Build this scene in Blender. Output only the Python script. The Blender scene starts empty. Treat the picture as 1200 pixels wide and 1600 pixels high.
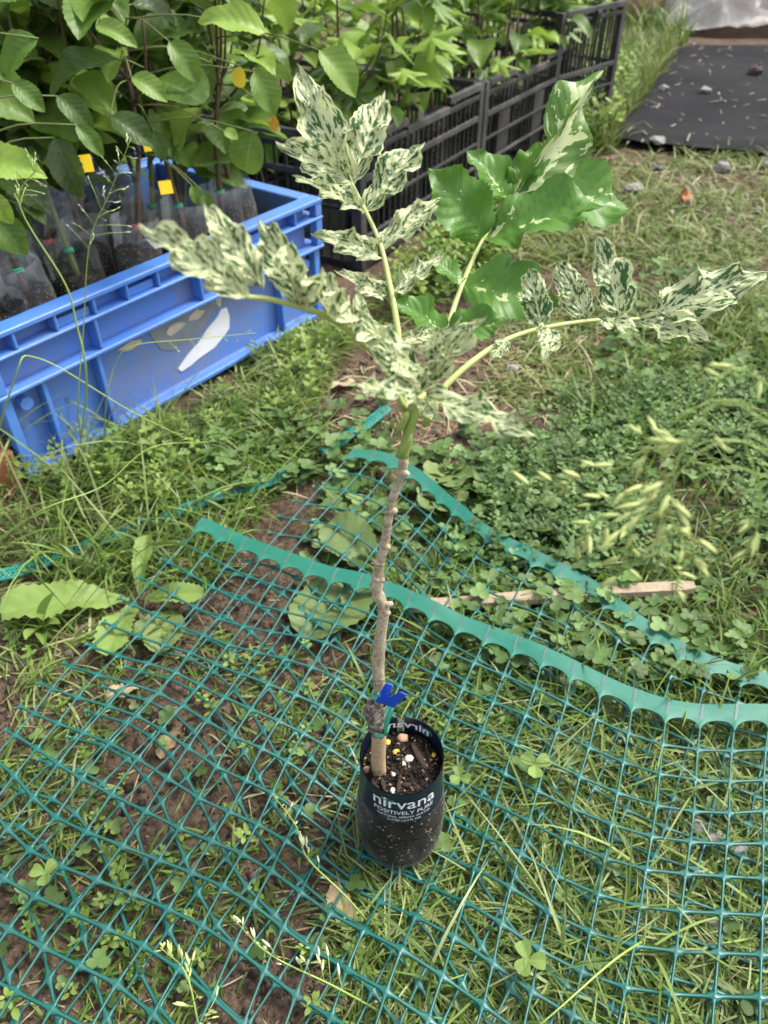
import bpy, math, random
import numpy as np
from mathutils import Vector, Matrix

# ------------------------------------------------------------------ camera, sky, sun, exposure
S = bpy.context.scene
COL = S.collection
CAM_H, PITCH, FPX = 0.64, math.radians(40), 1202.0
cam_d = bpy.data.cameras.new('camera')
cam = bpy.data.objects.new('camera', cam_d); COL.objects.link(cam)
cam.location = (0, 0, CAM_H); cam.rotation_euler = (math.radians(90) - PITCH, 0, 0)
cam_d.sensor_fit = 'VERTICAL'; cam_d.sensor_height = 36; cam_d.lens = 36 * FPX / 1600
cam_d.clip_start = 0.01; cam_d.clip_end = 500
cam_d.dof.use_dof = True; cam_d.dof.focus_distance = 0.50; cam_d.dof.aperture_fstop = 12.0
S.camera = cam
SUN_EL, SUN_AZ = math.radians(58), math.radians(70)      # azimuth from +Y towards +X
world = bpy.data.worlds.new('World'); S.world = world; world.use_nodes = True
wn = world.node_tree.nodes; wl = world.node_tree.links
sky = wn.new('ShaderNodeTexSky'); sky.sky_type = 'NISHITA'; sky.sun_disc = False
sky.sun_elevation = SUN_EL; sky.sun_rotation = SUN_AZ; sky.dust_density = 4.0; sky.ozone_density = 0.6; sky.air_density = 1.0
hs = wn.new('ShaderNodeHueSaturation'); hs.inputs['Saturation'].default_value = .45      # thin white cloud
wl.new(sky.outputs[0], hs.inputs['Color']); wl.new(hs.outputs[0], wn['Background'].inputs[0]); wn['Background'].inputs[1].default_value = 0.14
sun_d = bpy.data.lights.new('sun', 'SUN'); sun_d.energy = 1.5; sun_d.angle = math.radians(12); sun_d.color = (1, .95, .86)
sun = bpy.data.objects.new('sun', sun_d); COL.objects.link(sun)
sd = Vector((math.sin(SUN_AZ) * math.cos(SUN_EL), math.cos(SUN_AZ) * math.cos(SUN_EL), math.sin(SUN_EL)))
sun.rotation_euler = sd.to_track_quat('Z', 'Y').to_euler()
S.view_settings.view_transform = 'Standard'; S.view_settings.look = 'None'; S.view_settings.gamma = 1
S.view_settings.exposure = 1.2
S.cycles.max_bounces = 8; S.cycles.transparent_max_bounces = 12

R = random.Random(7)
NR = np.random.default_rng(11)
CP, SP = math.cos(PITCH), math.sin(PITCH)

def ray(px, py):
    a = (px - 600) / FPX; b = (800 - py) / FPX
    return Vector((a, CP + b * SP, -SP + b * CP))
def G(px, py, z=0.0):                 # where a sight line meets the level z
    r = ray(px, py); return Vector((0, 0, CAM_H)) + r * ((CAM_H - z) / -r.z)
def P(px, py, Y):                     # where a sight line meets the upright plane y = Y
    r = ray(px, py); return Vector((0, 0, CAM_H)) + r * (Y / r.y)

# ------------------------------------------------------------------ value noise for relief
_lat = NR.random((64, 64))
def vnoise(x, y):
    x = np.asarray(x, float); y = np.asarray(y, float)
    xi = np.floor(x).astype(int); yi = np.floor(y).astype(int)
    fx = x - xi; fy = y - yi; fx = fx * fx * (3 - 2 * fx); fy = fy * fy * (3 - 2 * fy)
    g = lambda i, j: _lat[i % 64, j % 64]
    return ((g(xi, yi) * (1 - fx) + g(xi + 1, yi) * fx) * (1 - fy) + (g(xi, yi + 1) * (1 - fx) + g(xi + 1, yi + 1) * fx) * fy) - .5
def ground_h(x, y):
    x = np.asarray(x, float); y = np.asarray(y, float)
    h = .022 * vnoise(x * 4 + 3, y * 4 + 9) + .012 * vnoise(x * 13, y * 13 + 5) + .006 * vnoise(x * 37 + 1, y * 37)
    flat = np.exp(-(((x - .013) / .07) ** 2 + ((y - .33) / .07) ** 2))
    return h * (1 - .9 * flat) - .006
def gh(x, y): return float(ground_h(x, y))

# ------------------------------------------------------------------ object helpers
WM = {}
def put(o, parent=None, M=None):
    M = M if M is not None else Matrix.Identity(4)
    COL.objects.link(o)
    if parent is not None:
        o.parent = parent; o.matrix_parent_inverse = WM[parent].inverted()
    o.matrix_basis = M; WM[o] = M
    return o
def tag(o, label, cat=None, group=None, kind=None):
    if label: o['label'] = label
    if cat: o['category'] = cat
    if group: o['group'] = group
    if kind: o['kind'] = kind
    return o
def thing(name, loc, label, cat, group=None):
    o = bpy.data.objects.new(name, None); o.empty_display_size = .02
    put(o, None, Matrix.Translation(loc)); return tag(o, label, cat, group)
def mesh(name, v, f, mat=None, smooth=True, uv=None, tint=None):
    me = bpy.data.meshes.new(name)
    me.from_pydata([tuple(p) for p in v], [], [tuple(q) for q in f])
    if smooth: me.polygons.foreach_set('use_smooth', [True] * len(me.polygons))
    if uv is not None:
        l = me.uv_layers.new(name='UVMap'); vi = np.zeros(len(me.loops), int); me.loops.foreach_get('vertex_index', vi)
        l.data.foreach_set('uv', np.asarray(uv, float)[vi].ravel())
    if mat: me.materials.append(mat)
    me.update(); return me
def obj(name, me, parent=None, M=None): return put(bpy.data.objects.new(name, me), parent, M)
def big_mesh(name, V, F, mat, tint=None, smooth=False):      # V (n,3), F (m,k) arrays
    me = bpy.data.meshes.new(name); V = np.asarray(V, np.float32); F = np.asarray(F, np.int32)
    k = F.shape[1]
    me.vertices.add(len(V)); me.vertices.foreach_set('co', V.ravel())
    me.loops.add(F.size); me.loops.foreach_set('vertex_index', F.ravel())
    me.polygons.add(len(F)); me.polygons.foreach_set('loop_start', np.arange(0, F.size, k, dtype=np.int32))
    if smooth: me.polygons.foreach_set('use_smooth', np.ones(len(F), bool))
    if tint is not None:
        a = me.color_attributes.new('tint', 'FLOAT_COLOR', 'POINT')
        c = np.ones((len(V), 4), np.float32); c[:, :3] = tint; a.data.foreach_set('color', c.ravel())
    me.materials.append(mat); me.update(calc_edges=True); return me

class MB:
    def __init__(s): s.v = []; s.f = []
    def add(s, v, f):
        n = len(s.v); s.v += [tuple(p) for p in v]; s.f += [tuple(i + n for i in q) for q in f]; return s
    def box(s, x0, x1, y0, y1, z0, z1, b=0.0):
        if b <= 0:
            v = [(x, y, z) for z in (z0, z1) for y in (y0, y1) for x in (x0, x1)]
            return s.add(v, [(0, 2, 3, 1), (4, 5, 7, 6), (0, 1, 5, 4), (2, 6, 7, 3), (0, 4, 6, 2), (1, 3, 7, 5)])
        v = []; f = []
        c = ((x0 + x1) / 2, (y0 + y1) / 2, (z0 + z1) / 2); h = ((x1 - x0) / 2, (y1 - y0) / 2, (z1 - z0) / 2)
        b = min(b, *(q * .9 for q in h)); idx = {}
        for sx in (-1, 1):
            for sy in (-1, 1):
                for sz in (-1, 1):
                    for ax in range(3):
                        p = [c[i] + (sx, sy, sz)[i] * (h[i] - (0 if i == ax else b)) for i in range(3)]
                        idx[(sx, sy, sz, ax)] = len(v); v.append(p)
        for ax in range(3):
            o1, o2 = [(1, 2), (2, 0), (0, 1)][ax]
            for sg in (-1, 1):
                q = []
                for a, d in ((-1, -1), (1, -1), (1, 1), (-1, 1)):
                    k = [0, 0, 0]; k[ax] = sg; k[o1] = a; k[o2] = d; q.append(idx[(*k, ax)])
                f.append(q if sg > 0 else q[::-1])
            for a in (-1, 1):
                for d in (-1, 1):
                    def K(e, axx):
                        k = [0, 0, 0]; k[ax] = e; k[o1] = a; k[o2] = d; return idx[(*k, axx)]
                    q = [K(-1, o1), K(1, o1), K(1, o2), K(-1, o2)]
                    f.append(q if a * d > 0 else q[::-1])
        for sx in (-1, 1):
            for sy in (-1, 1):
                for sz in (-1, 1):
                    q = [idx[(sx, sy, sz, i)] for i in range(3)]; f.append(q if sx * sy * sz > 0 else q[::-1])
        return s.add(v, f)
    def tube(s, pts, rad, n=8, caps=True, flat=1.0):
        pts = [Vector(p) for p in pts]; m = len(pts)
        if not hasattr(rad, '__len__'): rad = [rad] * m
        v = []; f = []; up = None
        for i, p in enumerate(pts):
            t = (pts[min(i + 1, m - 1)] - pts[max(i - 1, 0)]).normalized()
            if up is None: up = Vector((0, 0, 1)) if abs(t.z) < .9 else Vector((0, 1, 0))
            a = t.cross(up); a = a.normalized() if a.length > 1e-6 else Vector((1, 0, 0)); up = a.cross(t).normalized()
            for k in range(n):
                th = 2 * math.pi * k / n
                v.append(p + (a * math.cos(th) + up * math.sin(th) * flat) * rad[i])
        for i in range(m - 1):
            for k in range(n):
                k2 = (k + 1) % n; f.append((i * n + k, i * n + k2, (i + 1) * n + k2, (i + 1) * n + k))
        if caps: f.append(tuple(range(n))[::-1]); f.append(tuple((m - 1) * n + k for k in range(n)))
        return s.add(v, f)
    def mesh(s, name, mat, smooth=False): return mesh(name, s.v, s.f, mat, smooth)
    def obj(s, name, mat, parent=None, M=None, smooth=False): return obj(name, s.mesh(name, mat, smooth), parent, M)

def spline(pts, n):
    p = [Vector(q) for q in pts]; p = [p[0] * 2 - p[1]] + p + [p[-1] * 2 - p[-2]]; out = []; segs = len(p) - 3
    for i in range(n):
        t = i / (n - 1) * segs; k = min(int(t), segs - 1); t -= k; a, b, c, d = p[k:k + 4]
        out.append(.5 * ((2 * b) + (c - a) * t + (2 * a - 5 * b + 4 * c - d) * t * t + (3 * b - a - 3 * c + d) * t ** 3))
    return out
def lerp(a, b, t): return a + (b - a) * t

# ------------------------------------------------------------------ materials
class NT:
    def __init__(s, name):
        s.m = bpy.data.materials.new(name); s.m.use_nodes = True; s.n = s.m.node_tree.nodes; s.l = s.m.node_tree.links
        s.b = s.n['Principled BSDF']; s.out = s.n['Material Output']
    def new(s, t, **kw):
        n = s.n.new(t)
        for k, v in kw.items():
            if hasattr(n, k): setattr(n, k, v)
        return n
    def link(s, a, b): s.l.new(a, b)
    def val(s, x, sock):
        if hasattr(x, 'is_linked') or hasattr(x, 'links'): s.l.new(x, sock)
        else: sock.default_value = x
    def math(s, op, a, b=0.0, c=0.0, clamp=False):
        n = s.n.new('ShaderNodeMath'); n.operation = op; n.use_clamp = clamp
        for i, x in enumerate((a, b, c)): s.val(x, n.inputs[i])
        return n.outputs[0]
    def mix(s, f, a, b, blend='MIX'):
        n = s.n.new('ShaderNodeMix'); n.data_type = 'RGBA'; n.blend_type = blend
        s.val(f, n.inputs[0])
        for x, k in ((a, 6), (b, 7)):
            if isinstance(x, tuple): n.inputs[k].default_value = (*x[:3], 1)
            else: s.l.new(x, n.inputs[k])
        return n.outputs[2]
    def noise(s, scale, detail=3, rough=.55, vec=None, dim='3D'):
        n = s.n.new('ShaderNodeTexNoise'); n.inputs['Scale'].default_value = scale; n.inputs['Detail'].default_value = detail; n.inputs['Roughness'].default_value = rough
        s.l.new(vec if vec is not None else s.objco(), n.inputs['Vector']); return n.outputs[0]
    def objco(s):
        if not hasattr(s, '_tc'): s._tc = s.n.new('ShaderNodeTexCoord')
        return s._tc.outputs['Object']
    def uv(s):
        s.objco(); return s._tc.outputs['UV']
    def ramp(s, f, *stops):
        n = s.n.new('ShaderNodeValToRGB'); e = n.color_ramp.elements
        while len(e) < len(stops): e.new(.5)
        for i, (p, c) in enumerate(stops): e[i].position = p; e[i].color = (*c, 1) if isinstance(c, tuple) else (c, c, c, 1)
        s.l.new(f, n.inputs[0]); return n.outputs[0]
    def sep(s, v):
        n = s.n.new('ShaderNodeSeparateXYZ'); s.l.new(v, n.inputs[0]); return n.outputs
    def comb(s, x, y, z):
        n = s.n.new('ShaderNodeCombineXYZ')
        for i, q in enumerate((x, y, z)): s.val(q, n.inputs[i])
        return n.outputs[0]
    def rnd(s):
        if not hasattr(s, '_oi'): s._oi = s.n.new('ShaderNodeObjectInfo')
        return s._oi.outputs['Random']
    def bump(s, h, strength=.4, dist=.002):
        n = s.n.new('ShaderNodeBump'); n.inputs['Strength'].default_value = strength; n.inputs['Distance'].default_value = dist
        s.l.new(h, n.inputs['Height']); s.l.new(n.outputs[0], s.b.inputs['Normal']); return n.outputs[0]
    def color(s, c): s.val(c if not isinstance(c, tuple) else (*c, 1), s.b.inputs['Base Color'])
    def set(s, **kw):
        for k, v in kw.items(): s.val(v, s.b.inputs[k.replace('_', ' ')])
        return s
    def translucent(s, f, col):
        t = s.n.new('ShaderNodeBsdfTranslucent'); s.val(col if not isinstance(col, tuple) else (*col, 1), t.inputs[0])
        m = s.n.new('ShaderNodeMixShader'); m.inputs[0].default_value = f
        s.l.new(s.b.outputs[0], m.inputs[1]); s.l.new(t.outputs[0], m.inputs[2]); s.l.new(m.outputs[0], s.out.inputs[0])

def plain(name, c, rough=.5, var=.25, scale=30, bump=0.0, bscale=200, spec=.5):
    t = NT(name); n = t.noise(scale, 4)
    t.color(t.mix(n, tuple(x * (1 - var) for x in c), tuple(min(1, x * (1 + var)) for x in c)))
    t.set(Roughness=rough, Specular_IOR_Level=spec)
    if bump: t.bump(t.noise(bscale, 4), bump)
    return t.m

def m_variegated(name, green_bias, green=(.055, .14, .04), cream=(.74, .77, .48), kind=0):
    t = NT(name); x, y, _ = t.sep(t.uv()); r = t.rnd()
    side = t.math('SUBTRACT', t.math('MULTIPLY', x, 2.0), 1.0); a = t.math('ABSOLUTE', side)
    sg = t.math('MULTIPLY', t.math('SIGN', side), 3.7)
    s_ = t.math('SUBTRACT', y, t.math('MULTIPLY', a, .2))
    seed = t.math('MULTIPLY', r, 60.0)
    if kind == 0:
        v1 = t.comb(t.math('MULTIPLY', s_, 12.5), t.math('ADD', t.math('MULTIPLY', a, 4.0), sg), seed)
        n1 = t.noise(1.0, 2.5, .6, v1)
        v2 = t.comb(t.math('MULTIPLY', s_, 30.0), t.math('ADD', t.math('MULTIPLY', a, 6.0), sg), t.math('ADD', seed, 9.0))
        n2 = t.noise(1.0, 2, .6, v2)
        k = t.math('ADD', t.math('MULTIPLY', n1, .7), t.math('MULTIPLY', n2, .3))
        k = t.math('SUBTRACT', k, t.math('MULTIPLY', t.math('GREATER_THAN', t.math('MULTIPLY', a, 1.0), .93), .12))
        k = t.math('SUBTRACT', k, t.math('MULTIPLY', t.math('LESS_THAN', a, .07), .2))
        fac = t.ramp(k, (.5 - green_bias, 0.0), (.525 - green_bias, 1.0))
        mid = t.ramp(n2, (.38, 0.0), (.44, 1.0))
        gcol = t.mix(mid, (.15, .26, .12), green)
        crm = t.mix(t.noise(6, 2, .5, v1), (.62, .69, .34), cream)
    else:
        v1 = t.comb(t.math('MULTIPLY', s_, 5.0), t.math('ADD', t.math('MULTIPLY', a, 1.5), sg), seed)
        n1 = t.noise(1.0, 3, .6, v1)
        k = t.math('ADD', n1, t.math('MULTIPLY', a, .25))
        fac = t.ramp(k, (.5 - green_bias, 0.0), (.515 - green_bias, 1.0))
        vein = t.math('PINGPONG', t.math('MULTIPLY', s_, 9.0), .5)
        gcol = t.mix(t.ramp(vein, (.0, .35), (.07, 0.0)), t.mix(t.noise(2, 4, .6, v1), tuple(q * .8 for q in green), tuple(q * 1.5 for q in green)), tuple(min(1, q * 1.9) for q in green))
        crm = t.mix(n1, (.5, .62, .25), cream)
    col = t.mix(fac, crm, gcol)
    t.color(col); t.set(Roughness=.42, Specular_IOR_Level=.45)
    vb = t.math('PINGPONG', t.math('MULTIPLY', s_, 9.0), .5)
    t.bump(t.math('ADD', t.math('MULTIPLY', vb, 1.2), t.math('MULTIPLY', t.noise(1, 3, .6, v1), .8)), .5 if kind == 0 else .16, .0025)
    t.translucent(.28, col); return t.m
def m_leaf(name, c0, c1, c2, rough=.4, trans=.3):
    t = NT(name); x, y, _ = t.sep(t.uv()); r = t.rnd()
    a = t.math('ABSOLUTE', t.math('SUBTRACT', t.math('MULTIPLY', x, 2.0), 1.0))
    s_ = t.math('SUBTRACT', y, t.math('MULTIPLY', a, .22))
    vein = t.math('PINGPONG', t.math('MULTIPLY', s_, 7.0), .5)
    vm = t.math('MAXIMUM', t.ramp(vein, (.0, 1.0), (.05, 0.0)), t.ramp(a, (.02, 1.0), (.06, 0.0)))
    base = t.ramp(r, (.0, c0), (.45, c1), (1.0, c2))
    n = t.noise(2.5, 4, .6, t.comb(t.math('MULTIPLY', x, 2), t.math('MULTIPLY', y, 3), t.math('MULTIPLY', r, 50.0)))
    col = t.mix(n, base, (.5, .5, .5), 'OVERLAY')
    col = t.mix(t.ramp(n, (.35, .0), (.75, .35)), base, t.mix(.5, base, (.35, .42, .1)))
    col = t.mix(t.math('MULTIPLY', vm, .22), col, (.4, .5, .2))
    t.color(col); t.set(Roughness=t.math('ADD', t.math('MULTIPLY', n, .25), rough - .1), Specular_IOR_Level=.4)
    t.bump(t.math('ADD', t.math('MULTIPLY', vein, 1.0), n), .22, .0025)
    t.translucent(trans, t.mix(.5, col, (.3, .45, .05))); return t.m
def m_tint(name, rough=.5, trans=.25, scale=90):
    t = NT(name); a = t.new('ShaderNodeAttribute'); a.attribute_name = 'tint'
    col = t.mix(t.noise(scale, 3), a.outputs[0], t.mix(.35, a.outputs[0], (.02, .02, .01)))
    t.color(col); t.set(Roughness=rough, Specular_IOR_Level=.35)
    if trans: t.translucent(trans, col)
    return t.m
def m_soil(name, dark=(.03, .02, .014), light=(.13, .088, .058), speck=True):
    t = NT(name); n1 = t.noise(9, 6, .65); n2 = t.noise(160, 5, .7); n3 = t.noise(45, 5, .7)
    c = t.mix(t.ramp(n1, (.35, 0.0), (.65, 1.0)), dark, light)
    c = t.mix(t.ramp(n2, (.42, 0.0), (.62, .75)), c, tuple(q * 1.6 for q in light))
    c = t.mix(t.ramp(n3, (.3, .8), (.5, 0.0)), c, tuple(q * .6 for q in dark))
    if speck:
        vo = t.new('ShaderNodeTexVoronoi'); vo.inputs['Scale'].default_value = 260; t.link(t.objco(), vo.inputs['Vector'])
        c = t.mix(t.math('MULTIPLY', t.math('LESS_THAN', vo.outputs['Distance'], .26), t.math('GREATER_THAN', t.noise(90, 3), .5)), c, (.42, .35, .24))
    t.color(c); t.set(Roughness=.92, Specular_IOR_Level=.2)
    t.bump(t.math('ADD', t.math('MULTIPLY', n3, 2.0), n2), .9, .006); return t.m
def m_plastic(name, c, dirt, rough=.42, amount=.5, scale=6):
    t = NT(name); n = t.noise(scale, 6, .65); f = t.noise(scale * 14, 4, .6); f2 = t.noise(scale * 60, 2)
    k = t.ramp(t.math('ADD', t.math('MULTIPLY', n, .75), t.math('MULTIPLY', f, .25)), (.45, 0.0), (.72, amount))
    col = t.mix(k, t.mix(f2, tuple(q * .88 for q in c), tuple(min(1, q * 1.1) for q in c)), dirt)
    t.color(col); t.set(Roughness=t.math('ADD', t.math('MULTIPLY', k, .5), rough)); t.bump(f, .12, .001); return t.m
def m_clear(name, tintc=(.75, .8, .78), alpha=.18, dirt=(.25, .22, .17), dirt_amt=.35, rough=.12):
    # thin clear plastic film: mostly see-through, with a glossy skin and dusty smears
    t = NT(name); n = t.noise(25, 5, .65)
    t.color(t.mix(n, dirt, tintc)); t.set(Roughness=rough, Specular_IOR_Level=.7)
    tr = t.new('ShaderNodeBsdfTransparent'); tr.inputs[0].default_value = (*[min(1, q * 1.15) for q in tintc], 1)
    lw = t.new('ShaderNodeFresnel'); lw.inputs[0].default_value = 1.5
    fac = t.math('ADD', t.math('ADD', t.math('MULTIPLY', t.ramp(n, (.45, 0.0), (.75, 1.0)), dirt_amt), alpha), t.math('MULTIPLY', lw.outputs[0], .42), clamp=True)
    mx = t.new('ShaderNodeMixShader'); t.link(fac, mx.inputs[0]); t.link(tr.outputs[0], mx.inputs[1]); t.link(t.b.outputs[0], mx.inputs[2]); t.link(mx.outputs[0], t.out.inputs[0])
    t.bump(t.noise(18, 3), .25, .004); return t.m

M_SOIL = m_soil('garden_soil', (.04, .027, .019), (.14, .096, .068), False)
M_POTSOIL = m_soil('potting_mix', (.005, .004, .0035), (.026, .019, .014), True)
M_GRASS = m_tint('grass_blade', .45, .3)
M_LITTER = m_tint('dry_litter', .7, .1)
M_CRUMB = m_tint('soil_crumb', .95, 0, 300)
M_CLOVER = m_tint('clover_leaf', .5, .3)
M_STONE = plain('stone', (.27, .26, .25), .85, .4, 60, .5, 150)
M_VAR = m_variegated('variegated_leaf', -.012)
M_VAR2 = m_variegated('variegated_leaf_greener', .005)
M_GRN = m_variegated('green_leaf_cream_streak', .085, (.09, .21, .03), kind=1)
M_HALF = m_variegated('half_cream_leaf', -.12, (.1, .2, .035), kind=1)
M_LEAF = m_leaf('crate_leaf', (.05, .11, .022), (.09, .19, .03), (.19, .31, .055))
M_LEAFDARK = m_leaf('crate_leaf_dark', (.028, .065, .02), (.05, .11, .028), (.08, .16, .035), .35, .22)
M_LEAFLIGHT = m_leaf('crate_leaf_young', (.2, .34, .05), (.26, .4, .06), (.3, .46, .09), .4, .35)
M_YELLOW = m_leaf('yellow_leaf', (.75, .5, .02), (.8, .55, .02), (.8, .5, .03))
M_ORANGE = m_leaf('orange_leaf', (.6, .25, .02), (.6, .28, .03), (.55, .2, .03))
M_WEED = m_leaf('weed_leaf', (.13, .22, .05), (.18, .28, .06), (.24, .36, .09), .5, .3)
M_WEEDDULL = m_leaf('weed_leaf_dull', (.12, .19, .06), (.16, .23, .08), (.22, .28, .1), .5, .25)
M_DRY = m_leaf('dry_leaf', (.3, .2, .11), (.38, .27, .16), (.5, .4, .28), .7, .1)
M_STEM = plain('green_stalk', (.3, .42, .1), .4, .25, 60)
M_RACHIS = plain('leaf_stalk', (.5, .58, .2), .4, .2, 80)
M_TWIG = plain('brown_twig', (.11, .065, .04), .7, .45, 90, .4, 260)
M_TWIGGREEN = plain('green_twig', (.16, .19, .06), .55, .4, 70)
M_NET = m_plastic('green_net', (.010, .115, .095), (.09, .17, .15), .34, .4, 14)
M_BAND = m_plastic('net_edge_band', (.005, .15, .098), (.05, .17, .125), .48, .3, 12)
M_SEAM = plain('net_band_seam', (.06, .13, .12), .5, .3, 80)
M_NETFINE = m_plastic('fine_net', (.03, .36, .31), (.12, .34, .3), .3, .3, 20)
M_BLUE = m_plastic('blue_crate', (.075, .225, .66), (.17, .19, .24), .42, .55, 7)
M_BLUEPANEL = m_plastic('blue_crate_panel', (.085, .2, .55), (.2, .19, .2), .48, 1.0, 5)
M_BLUEDARK = m_plastic('dark_blue_tub', (.02, .07, .22), (.05, .06, .08), .4, .4, 5)
M_BLACK = m_plastic('black_crate', (.014, .014, .016), (.11, .095, .085), .45, .75, 9)
M_BLACKGREY = m_plastic('dusty_black_crate', (.035, .035, .038), (.17, .15, .135), .55, .8, 9)
M_GREENTIE = plain('green_tie', (.06, .42, .27), .35, .2, 60)
M_REDTIE = plain('red_tie', (.65, .02, .02), .4, .2, 60)
M_YTAG = plain('yellow_tag', (.85, .6, .01), .35, .1, 40)
M_BTAG = plain('blue_tag', (.005, .06, .6), .3, .15, 60)
M_CLEAR = m_clear('clear_bottle', (.87, .88, .87), .0, (.10, .09, .07), .10, .07)
M_FILM = m_clear('clear_film', (.86, .88, .88), .06, (.3, .3, .28), .25)
M_LABEL = plain('navy_label', (.006, .014, .032), .3, .35, 40)
M_WHITE = plain('white_print', (.8, .82, .85), .45, .05, 40)
M_TEALPRINT = plain('teal_print', (.06, .32, .3), .45, .2, 90)
M_PAPER = plain('white_sticker', (.72, .74, .78), .6, .12, 40)
M_TAPE = plain('grey_tape_residue', (.2, .22, .26), .5, .4, 30)
M_TAN = plain('tan_tape_scrap', (.5, .44, .36), .7, .3, 90)
M_PERL = plain('perlite', (.78, .74, .66), .8, .15, 200, .4, 500)
M_TANPEB = plain('tan_pebble', (.45, .28, .19), .8, .3, 200, .4, 500)
M_YPEB = plain('yellow_pebble', (.72, .5, .07), .6, .25, 200, .3, 500)
M_CHIP = plain('bark_chip', (.055, .032, .025), .75, .5, 120, .6, 400)
M_WOOD = plain('weathered_lath', (.36, .28, .19), .85, .6, 70, .6, 300)
M_SEED = plain('seed_head', (.5, .58, .2), .5, .25, 150)
M_SEEDPALE = plain('pale_seed_head', (.55, .6, .36), .5, .2, 150)
M_BRICK = plain('terracotta', (.28, .09, .05), .85, .35, 40, .4, 200)
t = NT('bark'); _n = t.noise(420, 5, .7); _b = t.noise(75, 4, .6)
t.color(t.ramp(t.math('ADD', t.math('MULTIPLY', _n, .6), t.math('MULTIPLY', _b, .4)), (.32, (.13, .085, .055)), (.43, (.4, .31, .2)), (.58, (.66, .56, .41)))); t.set(Roughness=.8); t.bump(_n, .8, .002); M_BARK = t.m
t = NT('graft_knot'); _n = t.noise(240, 5, .7); t.color(t.ramp(_n, (.38, (.045, .033, .028)), (.5, (.16, .13, .11)), (.62, (.5, .43, .36)))); t.set(Roughness=.6); t.bump(_n, .8, .003); M_KNOT = t.m
t = NT('tan_rootstock'); _x = t.sep(t.objco()); _n = t.noise(1, 4, .7, t.comb(t.math('MULTIPLY', _x[0], 200.0), t.math('MULTIPLY', _x[1], 200.0), t.math('MULTIPLY', _x[2], 700.0)))
t.color(t.ramp(_n, (.3, (.16, .09, .045)), (.45, (.46, .31, .17)), (.7, (.6, .44, .26)))); t.set(Roughness=.8); t.bump(_n, .5, .0015); M_ROOT = t.m
t = NT('weed_cloth'); _n = t.noise(3, 5, .6); _w = t.noise(220, 2)
t.color(t.mix(t.ramp(_n, (.4, 0.0), (.75, .6)), (.012, .012, .014), (.04, .038, .036))); t.set(Roughness=.85, Specular_IOR_Level=.12); t.bump(t.math('ADD', _w, t.math('MULTIPLY', t.noise(8, 4), 3.0)), .4, .006); M_CLOTH = t.m
t = NT('plastic_sack'); _n = t.noise(5, 5); t.color(t.mix(_n, (.55, .48, .42), (.8, .77, .74))); t.set(Roughness=.3); t.bump(t.noise(22, 5, .7), .7, .03); t.translucent(.3, (.7, .65, .6)); M_SACK = t.m

# ------------------------------------------------------------------ ground: one sheet to the horizon
def axis(a, b, d, far):
    mid = list(np.arange(a, b, d)); lo = []; hi = []; s = d
    while (lo[-1] if lo else a) > -far: s *= 1.35; lo.append((lo[-1] if lo else a) - s)
    s = d
    while (hi[-1] if hi else mid[-1]) < far: s *= 1.35; hi.append((hi[-1] if hi else mid[-1]) + s)
    return np.array(lo[::-1] + mid + hi)
gx = axis(-.8, 1.3, .0095, 150); gy = axis(.0, 2.4, .0095, 150)
X, Y = np.meshgrid(gx, gy); Z = ground_h(X, Y) + .004 * vnoise(X * 90, Y * 90) * (np.abs(X) < 3)
nx, ny = len(gx), len(gy); I = np.arange(nx * ny).reshape(ny, nx)
F = np.stack([I[:-1, :-1], I[:-1, 1:], I[1:, 1:], I[1:, :-1]], -1).reshape(-1, 4)
tag(obj('ground', big_mesh('ground', np.stack([X, Y, Z], -1).reshape(-1, 3), F, M_SOIL, smooth=True)), None, kind='structure')

# ------------------------------------------------------------------ leaf shapes
def leaf_mesh(name, mat, aspect=.45, a=.7, b=1.1, teeth=0, tooth=.0, wave=0., waves=3, pucker=0., fold=.15, curl=.1, twist=0., ny=24, nx=4, seed=0, tip=0.0, lobe=0.0):
    r = random.Random(seed); ph = [r.uniform(0, 6.28) for _ in range(6)]; v = []; uv = []; f = []
    mx = (a / (a + b)) ** a * (b / (a + b)) ** b
    wf = [r.uniform(.75, 1.3) for _ in range(2)]
    for i in range(ny + 1):
        t = i / ny; w = (max(t, 1e-4) ** a * max(1 - t, 0) ** b) / mx * aspect / 2
        w += tip * .5 * math.exp(-((t - .9) / .08) ** 2) * (1 - t)
        if lobe: w *= 1 + lobe * math.sin(t * 6.28 * 4.5) * (1 - t)
        for j in range(-nx, nx + 1):
            u = j / nx; sd_ = 0 if u < 0 else 1; ww = w
            if abs(j) == nx and teeth and 0 < i < ny: ww *= 1 + tooth * (1 if i % 2 else -1) * r.uniform(.5, 1.3)
            x = u * ww; au = abs(u)
            yy = t + (w * .12 * au)
            z = fold * au * w * 1.6 + curl * (math.sin(math.pi * t) - .0) * .5
            z += wave * au ** 1.7 * math.sin(waves * wf[sd_] * 6.28 * t + ph[sd_]) * min(1, w * 8)
            z += pucker * math.sin((t - .2 * au) * 6.28 * 8 + ph[2]) * math.sin(au * 3.14) * min(1, w * 8)
            if wave: yy += wave * .5 * au * math.cos(waves * wf[sd_] * 6.28 * t + ph[sd_ + 3]); x *= 1 - .12 * abs(math.sin(waves * 3.14 * t + ph[3 + sd_])) * min(1, wave * 10)
            if twist:
                c, s = math.cos(twist * t), math.sin(twist * t); x, z = x * c - z * s, x * s + z * c
            v.append((x, yy, z)); uv.append(((u + 1) / 2, t))
    n = 2 * nx + 1
    for i in range(ny):
        for j in range(n - 1): q = i * n + j; f.append((q, q + 1, q + n + 1, q + n))
    return mesh(name, v, f, mat, True, uv)
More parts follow.
